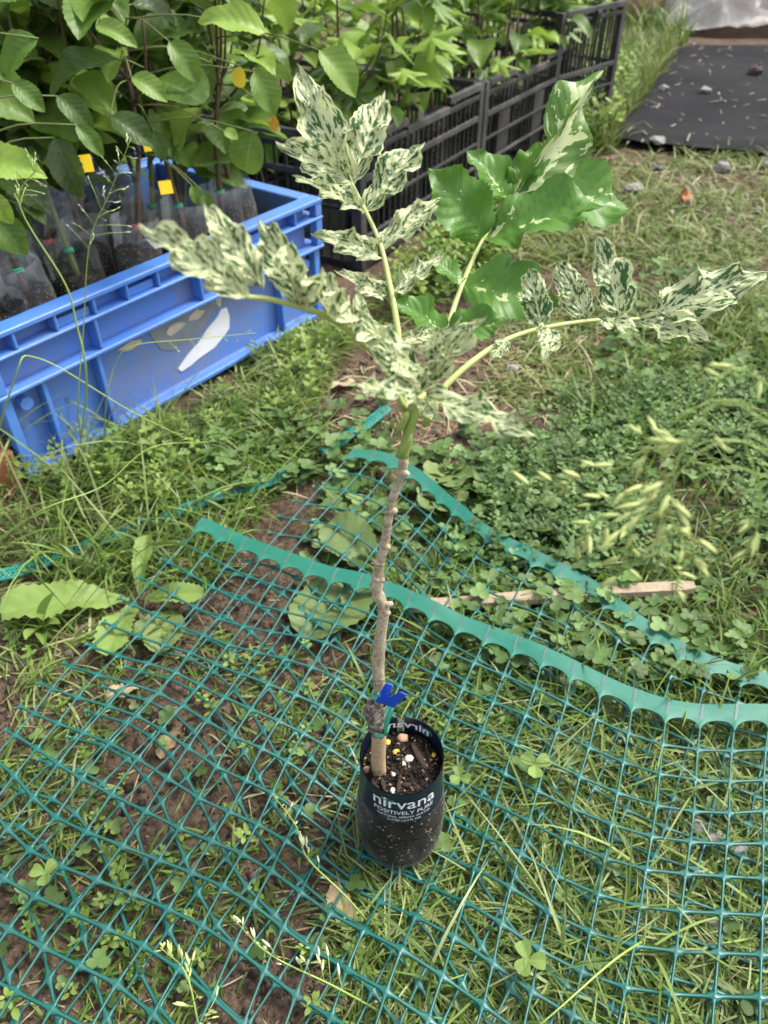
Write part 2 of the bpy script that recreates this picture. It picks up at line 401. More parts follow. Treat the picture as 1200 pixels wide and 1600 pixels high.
def maple_mesh(name, mat, seed=0):
    r = random.Random(seed); v = [(0, 0, 0)]; uv = [(.5, .0)]; f = []; ns, nr = 48, 4
    lob = [(0, 1.0, .28), (.85, .78, .24), (-.85, .78, .24), (1.75, .5, .24), (-1.75, .5, .24)]
    ph = r.uniform(0, 6)
    for k in range(1, nr + 1):
        for i in range(ns + 1):
            th = -2.65 + 5.3 * i / ns; rad = .3 + max(h * math.exp(-((th - c) / s) ** 2) for c, h, s in lob) * .55
            if k == nr: rad *= 1 + .05 * (1 if i % 2 else -1)
            q = k / nr; x, y = math.sin(th) * rad * q, math.cos(th) * rad * q
            z = .10 * (abs(math.sin(th * 2.1 + ph * .1)) * q * q) - .12 * q * q + .03 * math.sin(th * 5 + ph) * q
            v.append((x, y + .15, z)); uv.append((.5 + x * .5, max(0, y * .7 + .2)))
    for i in range(ns): f.append((0, 1 + i + 1, 1 + i))
    for k in range(nr - 1):
        o = 1 + k * (ns + 1)
        for i in range(ns): f.append((o + i, o + i + 1, o + ns + 1 + i + 1, o + ns + 1 + i))
    v[0] = (0, .1, 0)
    return mesh(name, v, f, mat, True, uv)
def aim(base, tip, normal, width=1.0, roll=0.0):       # matrix: +Y from base to tip, +Z towards normal
    base, tip = Vector(base), Vector(tip); y = tip - base; L = y.length; y.normalize(); n = Vector(normal)
    x = y.cross(n)
    if x.length < 1e-4: x = y.cross(Vector((1, .1, .3)))
    x.normalize(); z = x.cross(y)
    if roll:
        q = Matrix.Rotation(roll, 3, y); x = q @ x; z = q @ z
    return Matrix(((x.x * L * width, y.x * L, z.x * L, base.x), (x.y * L * width, y.y * L, z.y * L, base.y), (x.z * L * width, y.z * L, z.z * L, base.z), (0, 0, 0, 1)))

VARL = [leaf_mesh('leaflet', M_VAR, .42, .62, .9, 1, .05, .1, 2.6, .026, .25, .08, 0, 30, 5, s, .05, .07) for s in range(6)]
VARL2 = [leaf_mesh('leaflet', M_VAR2, .49, .6, .9, 1, .05, .095, 2.4, .026, .2, .1, 0, 30, 5, 20 + s, .05, .07) for s in range(3)]
GRNL = [leaf_mesh('leaflet', M_GRN, .58, .55, .85, 1, .04, .075, 2.2, .02, .25, .1, 0, 26, 5, 30 + s, .06, .06) for s in range(4)]
HALFL = [leaf_mesh('leaflet', M_HALF, .5, .6, 1.0, 1, .03, .06, 2, .012, .5, .1, 0, 26, 5, 40)]

# ------------------------------------------------------------------ bottle pot with its sapling
PX, PY = .0135, .330
POT = (PX, PY, .004)
pot = thing('bottle_pot', POT, 'cut clear water bottle with navy label holding the variegated sapling', 'bottle pot')
def lathe(prof, n=48, rim=None):
    v = []; f = []
    for i, (r_, z_) in enumerate(prof):
        for k in range(n):
            th = 2 * math.pi * k / n; zz = z_ if rim is None else rim(i, th, z_)
            v.append((math.cos(th) * r_, math.sin(th) * r_, zz))
    for i in range(len(prof) - 1):
        for k in range(n): k2 = (k + 1) % n; f.append((i * n + k, i * n + k2, (i + 1) * n + k2, (i + 1) * n + k))
    return v, f
prof = [(0, .006), (.014, .003), (.024, -.001), (.0315, .001), (.0348, .008), (.0358, .018)]
z = .018
while z < .068:
    z += .002; ph = (z - .018) / .0185
    prof.append((.0364 - .0011 * max(0, math.cos(ph * 6.283)) ** 6 - .0016 * max(0, (z - .054)) / .016, z))
prof += [(.0338, .0735), (.0331, .077), (.0325, .084), (.0322, .094), (.032, .104), (.0318, .112), (.0316, .1185)]
TOP = len(prof)
def rimf(i, th, z_): return z_ + (.004 * math.sin(th) + .0012 * math.sin(3 * th)) * max(0, (z_ - .09) / .028)
v, f = lathe(prof, 56, rimf)
shell = obj('bottle_wall', mesh('bottle_wall', v, f, M_CLEAR), pot, Matrix.Translation(POT))
def on_wall(ang, zz, off):        # ang 0 faces the camera side
    rr = np.interp(zz, [p[1] for p in prof[4:]], [p[0] for p in prof[4:]]) + off
    th = -math.pi / 2 + ang; return Vector((math.cos(th) * rr, math.sin(th) * rr, zz))
# label band wrapped round the bottle, inside and outside
lab_v = []; lab_f = []
NA, NZ = 72, 6
LA0, LA1 = -3.05, 3.05
for i in range(NZ + 1):
    for k in range(NA + 1):
        an = LA0 + (LA1 - LA0) * k / NA; zt = .1180 + (-.004 * math.cos(an)) * 1.0 + .0012 * math.sin(3 * (an - math.pi / 2)); zb = .0778
        lab_v.append(on_wall(an, zb + (zt - zb) * i / NZ, .0004))
for i in range(NZ):
    for k in range(NA): q = i * (NA + 1) + k; lab_f.append((q, q + 1, q + NA + 2, q + NA + 1))
nl = len(lab_v)
lab_v += [Vector((p.x * .972, p.y * .972, p.z)) for p in lab_v]
lab_f += [tuple(j + nl for j in q)[::-1] for q in lab_f]
label_o = tag(obj('label_band', mesh('label_band', lab_v, lab_f, M_LABEL), pot, Matrix.Translation(POT)), 'navy paper label band round the bottle rim')
def text_mesh(txt, size, bold=0.0):
    cu = bpy.data.curves.new('lettering', 'FONT'); cu.body = txt; cu.size = size; cu.align_x = 'CENTER'; cu.offset = bold; cu.resolution_u = 3
    ob = bpy.data.objects.new('lettering', cu); COL.objects.link(ob)
    dg = bpy.context.evaluated_depsgraph_get(); ev = ob.evaluated_get(dg); me = ev.to_mesh()
    vs = [tuple(p.co) for p in me.vertices]; fs = [tuple(p.vertices) for p in me.polygons]
    ev.to_mesh_clear(); bpy.data.objects.remove(ob); bpy.data.curves.remove(cu); return vs, fs
def wrap(vs, a0, z0, off=.0009, sx=1.0, sy=1.0):
    return [on_wall(a0 + p[0] * sx / .0322, z0 + p[1] * sy, off) for p in vs]
for txt, size, zz, bold, sx, sy in (('nirvana', .0155, .0975, .00012, 1.12, 1.2), ('POSITIVELY PURE', .0060, .0898, .00004, 1.03, 1.1), ('NATURAL SPRING WATER', .0037, .0850, 0, .95, 1.0), ('.5 LITER (16.9 FL OZ)', .0030, .0812, 0, .95, 1.0)):
    vs, fs = text_mesh(txt, size, bold)
    obj('lettering', mesh('lettering', wrap(vs, .05, zz, .0011, sx, sy), fs, M_WHITE, False), label_o, Matrix.Translation(POT))
# the print seen through the far side of the cut bottle (inner face)
for txt, size, zz, a0 in (('nirvana', .013, .1085, 3.02),):
    vs, fs = text_mesh(txt, size, .0002)
    vv = [Vector((q.x * .958, q.y * .958, q.z)) for q in wrap(vs, a0, zz, .0004, 1.15)]
    obj('lettering', mesh('lettering', vv, fs, M_WHITE, False), label_o, Matrix.Translation(POT))
def tree_print(a0, z0, h, inner=False):
    segs = []; rr = random.Random(4)
    def br(x, y, an, l, d):
        x2, y2 = x + math.sin(an) * l, y + math.cos(an) * l; segs.append((x, y, x2, y2, d))
        if d < 4:
            for q in (-.6, .05, .65): br(x2, y2, an + q + rr.uniform(-.2, .2), l * rr.uniform(.55, .75), d + 1)
    br(0, 0, 0, h * .28, 0); v = []; f = []
    for x, y, x2, y2, d in segs:
        if z0 + max(y, y2) > (.122 if inner else .1128): continue
        dx, dy = x2 - x, y2 - y; l = math.hypot(dx, dy); w = h * (.022 if d < 2 else .012); nx_, ny_ = -dy / l * w, dx / l * w; n = len(v)
        v += [(x + nx_, y + ny_, 0), (x - nx_, y - ny_, 0), (x2 - nx_, y2 - ny_, 0), (x2 + nx_, y2 + ny_, 0)]; f.append((n, n + 1, n + 2, n + 3))
    vv = wrap([(p[0] * 1.5, p[1], 0) for p in v], a0, z0, .0007)
    if inner: vv = [Vector((q.x * .958, q.y * .958, q.z)) for q in vv]
    return vv, f
for a0, z0, h, inn in ((-.36, .0995, .0135, False), (2.45, .106, .016, True)):
    vv, ff = tree_print(a0, z0, h, inn)
    vv2 = [Vector((p.x, p.y, min(p.z, .1135 if not inn else .123))) for p in vv]
    obj('tree_emblem', mesh('tree_emblem', vv2, ff, M_TEALPRINT, False), label_o, Matrix.Translation(POT))
# soil filling, lumpy on top
sp = [(max(0, r_ - .0011), z_ + .0012) for r_, z_ in prof if z_ < .103]
v, f = lathe(sp, 40); n0 = len(v)
rings = [.0305, .028, .024, .019, .014, .009, .004, .0]
for q in rings:
    for k in range(40):
        th = 2 * math.pi * k / 40; x, y = math.cos(th) * q, math.sin(th) * q
        v.append((x, y, .1035 + .006 * float(vnoise(x * 160 + 9, y * 160)) + .003 * float(vnoise(x * 400, y * 400))))
for i in range(-1, len(rings) - 1):
    for k in range(40): k2 = (k + 1) % 40; f.append((n0 + i * 40 + k, n0 + i * 40 + k2, n0 + (i + 1) * 40 + k2, n0 + (i + 1) * 40 + k))
soil = obj('potting_soil', mesh('potting_soil', v, f, M_POTSOIL), None, Matrix.Translation(POT))
tag(soil, 'dark potting soil filling the labelled bottle pot', 'soil')
def lump(name, mat, s, seed, n=6, m=8, rough=.25):
    r = random.Random(seed); v = []; f = []
    for i in range(n + 1):
        a = math.pi * i / n
        for k in range(m):
            th = 2 * math.pi * k / m; q = 1 + r.uniform(-rough, rough)
            if i in (0, n): q = 1; 
            v.append((s[0] * math.sin(a) * math.cos(th) * q, s[1] * math.sin(a) * math.sin(th) * q, s[2] * math.cos(a) * q))
    for i in range(n):
        for k in range(m): k2 = (k + 1) % m; f.append((i * m + k, (i + 1) * m + k, (i + 1) * m + k2, i * m + k2))
    return mesh(name, v, f, mat, rough < .16 or s[0] < .006)
# crumbs of mix standing proud of the soil surface: uncountable
def crumb_batch(pts, sizes, tints):
    base = np.array([(0, 0, 1), (.9, 0, .3), (.25, .85, .35), (-.75, .5, .3), (-.7, -.6, .3), (.3, -.9, .3), (.5, .4, -.6), (-.4, .3, -.7), (0, -.5, -.7)], float)
    fc = np.array([(0, 1, 2), (0, 2, 3), (0, 3, 4), (0, 4, 5), (0, 5, 1), (1, 6, 2), (2, 7, 3), (3, 7, 4), (4, 8, 5), (5, 8, 1), (1, 8, 6), (2, 6, 7), (4, 7, 8)])
    n = len(pts); rot = NR.uniform(0, 6.28, n); c, s = np.cos(rot), np.sin(rot); jit = 1 + NR.uniform(-.3, .3, (n, 9, 1))
    b = base[None] * jit * np.asarray(sizes)[:, None, None] * NR.uniform(.6, 1.2, (n, 1, 3))
    V = np.stack([b[..., 0] * c[:, None] - b[..., 1] * s[:, None], b[..., 0] * s[:, None] + b[..., 1] * c[:, None], b[..., 2]], -1) + np.asarray(pts)[:, None]
    Fx = fc[None] + (np.arange(n) * 9)[:, None, None]
    return V.reshape(-1, 3), Fx.reshape(-1, 3), np.repeat(np.asarray(tints), 9, 0)
def soil_z(x, y): return .1035 + .006 * float(vnoise(x * 160 + 9, y * 160)) + .003 * float(vnoise(x * 400, y * 400))
pts = []; sz = []; tn = []
for _ in range(1300):
    q = .0295 * math.sqrt(R.random()); th = R.uniform(0, 6.283); x, y = math.cos(th) * q, math.sin(th) * q
    s = R.choice([.0005, .0007, .0009, .0012, .0017]); pts.append((PX + x, PY + y, POT[2] + soil_z(x, y) + s * .2)); sz.append(s)
    tn.append(R.choice([(.009, .007, .006), (.012, .009, .007), (.02, .014, .01), (.006, .005, .004), (.035, .02, .014), (.3, .22, .12)] if R.random() < .6 else [(.015, .011, .008)]))
Vv, Ff, Tt = crumb_batch(pts, sz, tn)
tag(obj('soil_crumbs', big_mesh('soil_crumbs', Vv, Ff, M_CRUMB, Tt)), 'loose dark crumbs on the soil inside the labelled bottle', 'soil crumbs', kind='stuff')
for px, py, s, m, lab, ca in ((628, 1154, .0042, M_TANPEB, 'largest tan pebble on the bottle soil beside the far rim', 'pebble'), (619, 1174, .0026, M_YPEB, 'yellow pebble on the bottle soil', 'pebble'),
                     (638, 1185, .0032, M_PERL, 'largest white perlite lump in the middle of the bottle soil', 'perlite'), (630, 1192, .0017, M_PERL, 'tiny white perlite grain beside the largest white lump', 'perlite'),
                     (569, 1200, .0034, M_TANPEB, 'pinkish tan pebble against the bottle wall beside the trunk', 'pebble'), (614, 1231, .0026, M_PERL, 'white perlite lump against the label side rim', 'perlite'),
                     (605, 1158, .0026, M_YPEB, 'pale yellow pebble touching the trunk', 'pebble'), (683, 1176, .002, M_YPEB, 'dull yellow pebble at the rim away from the trunk', 'pebble'), (615, 1209, .0018, M_PERL, 'small perlite grain between the bark chips', 'perlite')):
    p = G(px, py, POT[2] + .106); zz = POT[2] + soil_z(p.x - PX, p.y - PY)
    d = math.hypot(p.x - PX, p.y - PY)
    if d > .027: p.x = PX + (p.x - PX) * .027 / d; p.y = PY + (p.y - PY) * .027 / d
    o = obj('pebble' if ca == 'pebble' else 'perlite_grain', lump('pebble', m, (s * 1.15, s, s * .8), int(px)), None, Matrix.Translation((p.x, p.y, zz + s * .3)) @ Matrix.Rotation(px, 4, 'Z')); tag(o, lab, ca)
for px, py, px2, py2, w, lab in ((644, 1160, 666, 1200, .0042, 'long dark bark chip lying along the far side of the bottle soil'), (612, 1195, 628, 1215, .0032, 'bark chip in the middle of the bottle soil'), (628, 1222, 668, 1232, .0036, 'bark chip lying along the label side rim'),
                            (583, 1212, 588, 1236, .0042, 'reddish bark chip below the trunk foot'), (597, 1215, 601, 1236, .0026, 'narrow bark chip beside the reddish chip'), (625, 1215, 622, 1240, .0028, 'bark chip end leaning on the label side rim'), (666, 1166, 674, 1182, .0028, 'short bark chip at the rim away from the trunk')):
    a, b = G(px, py, POT[2] + .107), G(px2, py2, POT[2] + .107)
    for p in (a, b):
        d = math.hypot(p.x - PX, p.y - PY)
        if d > .0285: p.x = PX + (p.x - PX) * .0285 / d; p.y = PY + (p.y - PY) * .0285 / d
        p.z = POT[2] + soil_z(p.x - PX, p.y - PY) + .0012
    mb = MB(); n = 7; vs = []
    for i in range(n):
        t_ = i / (n - 1); ww = w * .8 * (math.sin(math.pi * (.12 + .8 * t_)) ** .6) * R.uniform(.85, 1.1)
        vs += [(-ww, t_, -.0006 / .02), (-ww * .5, t_, .05), (ww * .6, t_, .06), (ww, t_, -.03)]
    fs = [(i * 4 + k, i * 4 + (k + 1) % 4, i * 4 + 4 + (k + 1) % 4, i * 4 + 4 + k) for i in range(n - 1) for k in range(4)] + [(3, 2, 1, 0), tuple((n - 1) * 4 + k for k in range(4))]
    L_ = (b - a).length; vs = [(x / L_, y, z_) for x, y, z_ in vs]
    o = obj('bark_chip', mesh('bark_chip', vs, fs, M_CHIP), None, aim(a, b, (R.uniform(-.3, .3), -.1, 1))); tag(o, lab, 'bark chip')

# ---- the sapling itself
SB = G(592, 1203, POT[2] + .105); SB.z = POT[2] + .098
sap = thing('sapling', SB, 'grafted sapling with cream and green variegated compound leaves on a bare stem', 'sapling')
SY = SB.y
def sp_(px, py, dy=0.0): return P(px, py, SY + dy)
root = [SB, sp_(591, 1185), sp_(592, 1160), sp_(592, 1143)]
MB().tube(spline(root, 10), [.0062, .0058, .0056, .0055, .0055, .0055, .0054, .0054, .0053, .0053], 14).obj('rootstock', M_ROOT, sap, smooth=True)
kn = spline([sp_(592, 1146), sp_(590, 1135), sp_(585, 1118), sp_(584, 1104), sp_(592, 1092), sp_(595, 1080)], 16)
mb = MB(); mb.tube(kn, [.0052, .0056, .0061, .0066, .007, .0073, .0074, .0072, .0068, .0061, .0054, .0048, .0044, .0042, .0041, .004], 14)
for i, p in enumerate(mb.v): mb.v[i] = tuple(Vector(p) + Vector((vnoise(p[0] * 500, p[2] * 500), vnoise(p[1] * 500, p[2] * 430 + 7), vnoise(p[0] * 420 + 3, p[1] * 400))) * .0022)
mb.obj('graft_knot', M_KNOT, sap, smooth=True)
tr = spline([sp_(594, 1084), sp_(591, 1040), sp_(595, 990), sp_(599, 962), sp_(598, 945), sp_(589, 925), sp_(589, 905), sp_(595, 875), sp_(601, 850), sp_(607, 810), sp_(613, 780), sp_(624, 752), sp_(629, 735), sp_(631, 714)], 60)
rad = []
for i in range(60):
    t_ = i / 59; r_ = lerp(.0042, .0021, min(1, t_ * 1.25)) + .0004 * max(0, t_ - .8) * 5
    for c, h in ((.36, .0009), (.42, .0011), (.47, .0008), (.62, .0007), (.78, .0004), (.9, .0008), (.965, .0007)): r_ += h * math.exp(-((t_ - c) / .014) ** 2)
    rad.append(r_ * (1 + .10 * float(vnoise(i * .45, 7))))
MB().tube(tr, rad, 12).obj('trunk', M_BARK, sap, smooth=True)
for px, py, d in ((601, 958, (.6, -.5, .6)), (601, 852, (.5, -.7, .3)), (594, 905, (-.6, -.4, .4)), (594, 880, (-.8, -.1, .3)), (629, 738, (.5, -.6, .2)), (603, 945, (.9, -.1, .4)), (609, 800, (.8, -.2, .4))):
    p = sp_(px, py, -.001); d = Vector(d).normalized(); mb = MB(); mb.tube([p - d * .002, p + d * .003, p + d * .0045], [.0021, .0019, .0014], 9); mb.obj('branch_stub', M_BARK, sap, smooth=True)
# green shoot
CROWN = sp_(640, 650)
MB().tube(spline([sp_(631, 716), sp_(634, 690), sp_(643, 660), sp_(652, 630), sp_(655, 600)], 14), [.0024, .0026, .0028, .0026, .0026, .0028, .0027, .0026, .0025, .0024, .0022, .002, .0016, .001], 10).obj('green_shoot', M_STEM, sap, smooth=True)
for px, py, r_ in ((672, 650, .0026), (628, 664, .002), (633, 700, .0024)):
    mb = MB(); p = sp_(px, py, -.002); mb.tube([p + Vector((-.003, 0, -.006)), p, p + Vector((.002, 0, .005)), p + Vector((.003, 0, .009))], [.0012, r_, r_ * .8, .0006], 9); mb.obj('bud', M_STEM, sap, smooth=True)

def compound(pts, rads, leaflets, meshes, seed):
    """pts: [(px,py,Y)] of the stalk; leaflets: (base px,py,Y, tip px,py,Y, width, which, normal)"""
    rr = random.Random(seed)
    line = spline([P(*q) for q in pts], 24); n = len(line)
    ra = [lerp(rads[0], rads[1], i / (n - 1)) for i in range(n)]
    o = MB().tube(line, ra, 8).obj('leaf_stalk', M_RACHIS, sap, smooth=True)
    for L in leaflets:
        b = P(*L[0:3]); tp = P(*L[3:6]); w = L[6] if len(L) > 6 else 1.0; which = L[7] if len(L) > 7 else 'v'; nrm = L[8] if len(L) > 8 else (rr.uniform(-.3, .3), -.75, .7)
        near = min(line, key=lambda q: (q - b).length); b = near.lerp(b, .6)
        pool = {'v': VARL, 'w': VARL2, 'g': GRNL, 'h': HALFL}[which]
        obj('leaflet', rr.choice(pool), o, aim(b, tp, nrm, w, rr.uniform(-.25, .25)))
# upright leaf, facing the viewer
compound([(636, 660, .325), (622, 520, .345), (606, 430, .365), (590, 370, .38), (548, 283, .40)], (.0018, .0009), [
    (548, 285, .40, 467, 106, .425, .95), (555, 278, .40, 601, 142, .43, 1.0), (545, 280, .40, 434, 222, .385, .9), (574, 325, .392, 664, 222, .41, 1.0), (563, 330, .39, 460, 276, .375, .75),
    (597, 385, .377, 687, 312, .395, .95), (590, 398, .375, 490, 366, .355, .8), (608, 462, .36, 692, 398, .375, .85), (604, 465, .36, 526, 424, .345, .75), (620, 535, .343, 694, 522, .36, .8)], VARL, 1)
# greener leaf behind it
compound([(650, 640, .335), (690, 540, .375), (720, 450, .41), (757, 370, .44), (798, 312, .462)], (.0019, .001), [
    (757, 370, .44, 670, 262, .445, 1.25, 'g', (.1, -.7, .75)), (796, 318, .46, 728, 236, .47, 1.25, 'g', (.1, -.6, .8)), (768, 374, .44, 945, 322, .42, 1.25, 'g', (.1, -.5, .95)), (805, 312, .46, 985, 326, .47, 1.15, 'g', (0, -.55, .9)),
    (800, 312, .46, 910, 150, .50, .95, 'h', (.5, -.7, .5)), (808, 300, .465, 842, 225, .48, 1.0, 'g', (-.3, -.6, .7)), (905, 165, .495, 942, 112, .505, 1.0, 'h', (-.6, -.5, .4)),
    (728, 448, .41, 868, 480, .39, 1.3, 'g', (.1, -.6, .8)), (718, 440, .412, 672, 405, .42, 1.2, 'g', (.2, -.6, .8)), (690, 520, .385, 612, 470, .38, 1.05, 'g', (.1, -.5, .9)), (697, 520, .385, 795, 505, .375, 1.15, 'g', (-.1, -.4, .9)), (722, 430, .41, 716, 445, .40, 1.0, 'h')], GRNL, 2)
# leaf reaching to the side, sharp
compound([(655, 650, .325), (720, 580, .34), (800, 527, .36), (905, 503, .375), (1012, 498, .385)], (.0018, .0009), [
    (1010, 500, .385, 1195, 427, .39, .9, 'w', (.1, -.6, .8)), (965, 500, .382, 934, 372, .40, 1.0, 'w', (.2, -.8, .5)), (915, 500, .378, 868, 405, .395, 1.0, 'w', (-.1, -.8, .5)), (850, 515, .368, 826, 415, .385, 1.0, 'w', (-.1, -.8, .5)),
    (1000, 503, .383, 1108, 532, .365, 1.0, 'v', (.1, -.5, .9)), (930, 503, .378, 1000, 518, .36, 1.1, 'v', (.1, -.5, .9)), (855, 512, .368, 848, 560, .345, 1.3, 'w', (.1, -.6, .8)), (792, 530, .358, 768, 562, .345, 1.1, 'w', (.1, -.6, .8))], VARL2, 3)
# leaf reaching to the other side and towards the viewer
compound([(632, 640, .32), (590, 560, .30), (520, 500, .28), (440, 472, .262), (382, 463, .25)], (.0017, .0008), [
    (384, 463, .25, 222, 352, .25, .85, 'v', (.2, -.6, .8)), (405, 440, .262, 322, 322, .275, 1.0, 'v', (.1, -.75, .65)), (478, 470, .27, 408, 345, .29, 1.05, 'v', (.1, -.75, .65)), (470, 478, .266, 432, 400, .245, 1.2, 'v', (.2, -.3, .95)),
    (525, 500, .277, 455, 425, .255, 1.2, 'v', (.1, -.2, 1)), (540, 510, .28, 505, 420, .292, .9, 'v'), (575, 545, .292, 515, 490, .265, 1.2, 'v', (.2, -.3, 1)), (580, 550, .294, 560, 455, .31, .85, 'v')], VARL, 4)
# short leaf coming straight towards the viewer, out of focus
compound([(640, 640, .318), (652, 610, .29), (662, 617, .262), (655, 622, .24)], (.0015, .0009), [
    (650, 622, .243, 546, 602, .232, .75, 'v', (0, -.25, 1)), (662, 620, .243, 835, 682, .232, .7, 'v', (0, -.3, 1)), (655, 615, .265, 590, 520, .262, .95, 'v', (.2, -.4, .9)), (655, 612, .27, 562, 490, .285, .95, 'v', (.1, -.5, .8)),
    (665, 610, .28, 762, 492, .275, .8, 'v', (-.3, -.3, .9)), (670, 608, .285, 720, 500, .27, .8, 'v', (-.5, -.3, .8)), (648, 610, .285, 640, 560, .30, 1.2, 'v'), (650, 618, .30, 610, 585, .29, 1.2, 'v'), (655, 625, .31, 690, 660, .30, 1.0, 'v')], VARL, 5)

# green tie and blue tag on the stem
tie = thing('plant_tie', sp_(598, 1140), 'mint green plastic tie twisted round the graft of the variegated sapling', 'plant tie')
def coil(c, r_, turns, h, n=40, tilt=0.0): return [Vector((c[0] + math.cos(t_) * r_, c[1] + math.sin(t_) * r_, c[2] + h * t_ / (6.283 * turns) + tilt * math.cos(t_))) for t_ in [6.283 * turns * i / n for i in range(n + 1)]]
c1 = sp_(594, 1086); c2 = sp_(592, 1141)
MB().tube(coil(c1, .0052, 2, .004, 40, .002), .0011, 6, flat=.7).obj('loop', M_GREENTIE, tie, smooth=True)
MB().tube(coil(c2, .0062, 2, .004, 40, -.001), .0011, 6, flat=.7).obj('loop', M_GREENTIE, tie, smooth=True)
MB().tube(spline([c1 + Vector((.006, -.004, 0)), sp_(612, 1105, -.008), sp_(604, 1125, -.009), c2 + Vector((.005, -.004, .001))], 14), .0016, 6).obj('strand', M_GREENTIE, tie, smooth=True)
MB().tube(spline([sp_(590, 1083, -.006), sp_(606, 1098, -.008), sp_(613, 1106, -.008), sp_(604, 1135, -.008)], 14), .0012, 6).obj('strand', M_GREENTIE, tie, smooth=True)
tp = [sp_(x, y, dy) for x, y, dy in ((587, 1096, -.006), (603, 1067, -.006), (613, 1071, -.008), (607, 1089, -.011), (627, 1081, -.013), (636, 1086, -.014), (616, 1105, -.011))]
nv = (tp[2] - tp[0]).cross(tp[4] - tp[0]).normalized() * .0006
n = len(tp); v = [p + nv for p in tp] + [p - nv for p in tp]
fs = [(0, 1, 2, 3), (3, 4, 5, 6), (0, 3, 6)]; fs = fs + [tuple(i + n for i in q)[::-1] for q in fs] + [(i, (i + 1) % n, (i + 1) % n + n, i + n) for i in range(n)]
tag(obj('plant_tag', mesh('plant_tag', v, fs, M_BTAG, False)), 'bright blue folded plastic tag tied to the graft', 'plant tag')

# ------------------------------------------------------------------ green plastic netting
DN = Vector((.378, .926, 0)).normalized()
def net_z(x, y, base, amp, ph):
    z = base + amp * (vnoise(x * 7 + ph, y * 7 + 2 * ph) + .5 * vnoise(x * 17 + ph, y * 17)) * 2
    d = math.hypot(x - PX, y - PY); k = 1 / (1 + math.exp(-(d - .075) / .014))
    return max(.0015 + gh(x, y) * .0 + .002, float(z)) * k + .0025 * (1 - k)
def make_net(edge, D, nu, nv_, pitch, base, amp, ph, u0=0, skip=None, wu=.0036, wv=.0026, lift=0.0):
    E = spline(edge, 200); cum = [0]
    for i in range(1, 200): cum.append(cum[-1] + (E[i] - E[i - 1]).length)
    def ep(s):
        if s < 0: return E[0] + (E[0] - E[1]).normalized() * -s
        if s > cum[-1]: return E[-1] + (E[-1] - E[-2]).normalized() * (s - cum[-1])
        k = np.searchsorted(cum, s); k = max(1, min(199, k)); t_ = (s - cum[k - 1]) / (cum[k] - cum[k - 1] + 1e-9); return E[k - 1].lerp(E[k], t_)
    def pt(u, v):
        p = ep(u * pitch) - D * (v * pitch + .004) + Vector((vnoise(u * .33 + ph, v * .29), vnoise(u * .31, v * .35 + ph), 0)) * .016 * min(1, v / 3)
        p.z = net_z(p.x, p.y, base, amp, ph) + lift * math.exp(-max(v, 0) / 2.5) * max(0., min(1., 1.6 - u / 11)); return p
    V = []; Fc = []
    NS = 6
    def strand(a, b, w, th=.0011):
        n0 = len(V); A = pt(*a); B = pt(*b); mid = pt((a[0] + b[0]) / 2, (a[1] + b[1]) / 2)
        t_ = (B - A).normalized(); sd_ = Vector((-t_.y, t_.x, 0)).normalized()
        for i in range(NS + 1):
            q = i / NS; p = A.lerp(B, q); p.z += (mid.z - (A.z + B.z) / 2) * 4 * q * (1 - q); e = abs(2 * q - 1)
            ww = w * .5 * (.85 + 1.9 * e ** 6); tt = th * (.8 + .5 * e ** 3)
            V.extend([p - sd_ * ww, p + Vector((0, 0, tt)) - sd_ * ww * .35, p + Vector((0, 0, tt)) + sd_ * ww * .35, p + sd_ * ww, p - Vector((0, 0, tt * .6))])
        for i in range(NS):
            for k in range(5): Fc.append((n0 + i * 5 + k, n0 + i * 5 + (k + 1) % 5, n0 + i * 5 + 5 + (k + 1) % 5, n0 + i * 5 + 5 + k))
    for u in range(u0, nu + 1):
        for v in range(0, nv_ + 1):
            if skip and skip(u, v): continue
            if v < nv_: strand((u, v), (u, v + 1), wv)
            if v > 0:
                if u < nu: strand((u, v), (u + 1, v), wu)
                if u == u0: strand((u - .45 - .2 * math.sin(v * 5), v), (u, v), wu)
    return V, Fc, ep, pt, cum
def band(ep, pt, u0, u1, pitch, width, z_add, D, curlh=.0025):
    v = []; f = []; n = int((u1 - u0) * 14)
    for i in range(n + 1):
        u = u0 + (u1 - u0) * i / n; p = ep(u * pitch); p.z = pt(u, 0).z; fr = u - math.floor(u)
        sc = .013 * (1 - math.sqrt(max(0, 1 - (abs(2 * fr - 1)) ** 2.4)))                      # scalloped where the strands join
        wob = .0025 * float(vnoise(u * .9, 3.3)); rows = [(-.004 - sc, 0), (.001, .001), (.001 + width * .5, .002 + wob * .5), (.001 + width, curlh + wob)]
        for d, h in rows: v.append(p + D * d + Vector((0, 0, h + z_add)))
        for d, h in rows[::-1]: v.append(p + D * d + Vector((0, 0, h + z_add - .0012)))
    for i in range(n):
        for k in range(8): f.append((i * 8 + k, i * 8 + (k + 1) % 8, i * 8 + 8 + (k + 1) % 8, i * 8 + 8 + k))
    f += [tuple(range(8))[::-1], tuple(n * 8 + k for k in range(8))]
    return v, f
def seams(ep, pt, u0, u1, pitch, width, z_add, D, parent, curlh=.0025):
    for u in range(u0, u1):
        p = ep(u * pitch); p.z = pt(u, 0).z; t_ = (ep(u * pitch + .002) - ep(u * pitch - .002)).normalized() * .0013
        wob = .0025 * float(vnoise(u * .9, 3.3)); rows = [(-.004, 0), (.001, .001), (.001 + width * .5, .002 + wob * .5), (.0005 + width, curlh + wob)]; v = []; f = []
        for d, h in rows: c = p + D * d + Vector((0, 0, h + z_add + .0006)); v += [c - t_, c + t_]
        f = [(2 * i, 2 * i + 1, 2 * i + 3, 2 * i + 2) for i in range(3)]
        obj('seam', mesh('seam', v, f, M_SEAM), parent)
def net_edge(pxs, z=.03): return [G(x, y, z) for x, y in pxs]
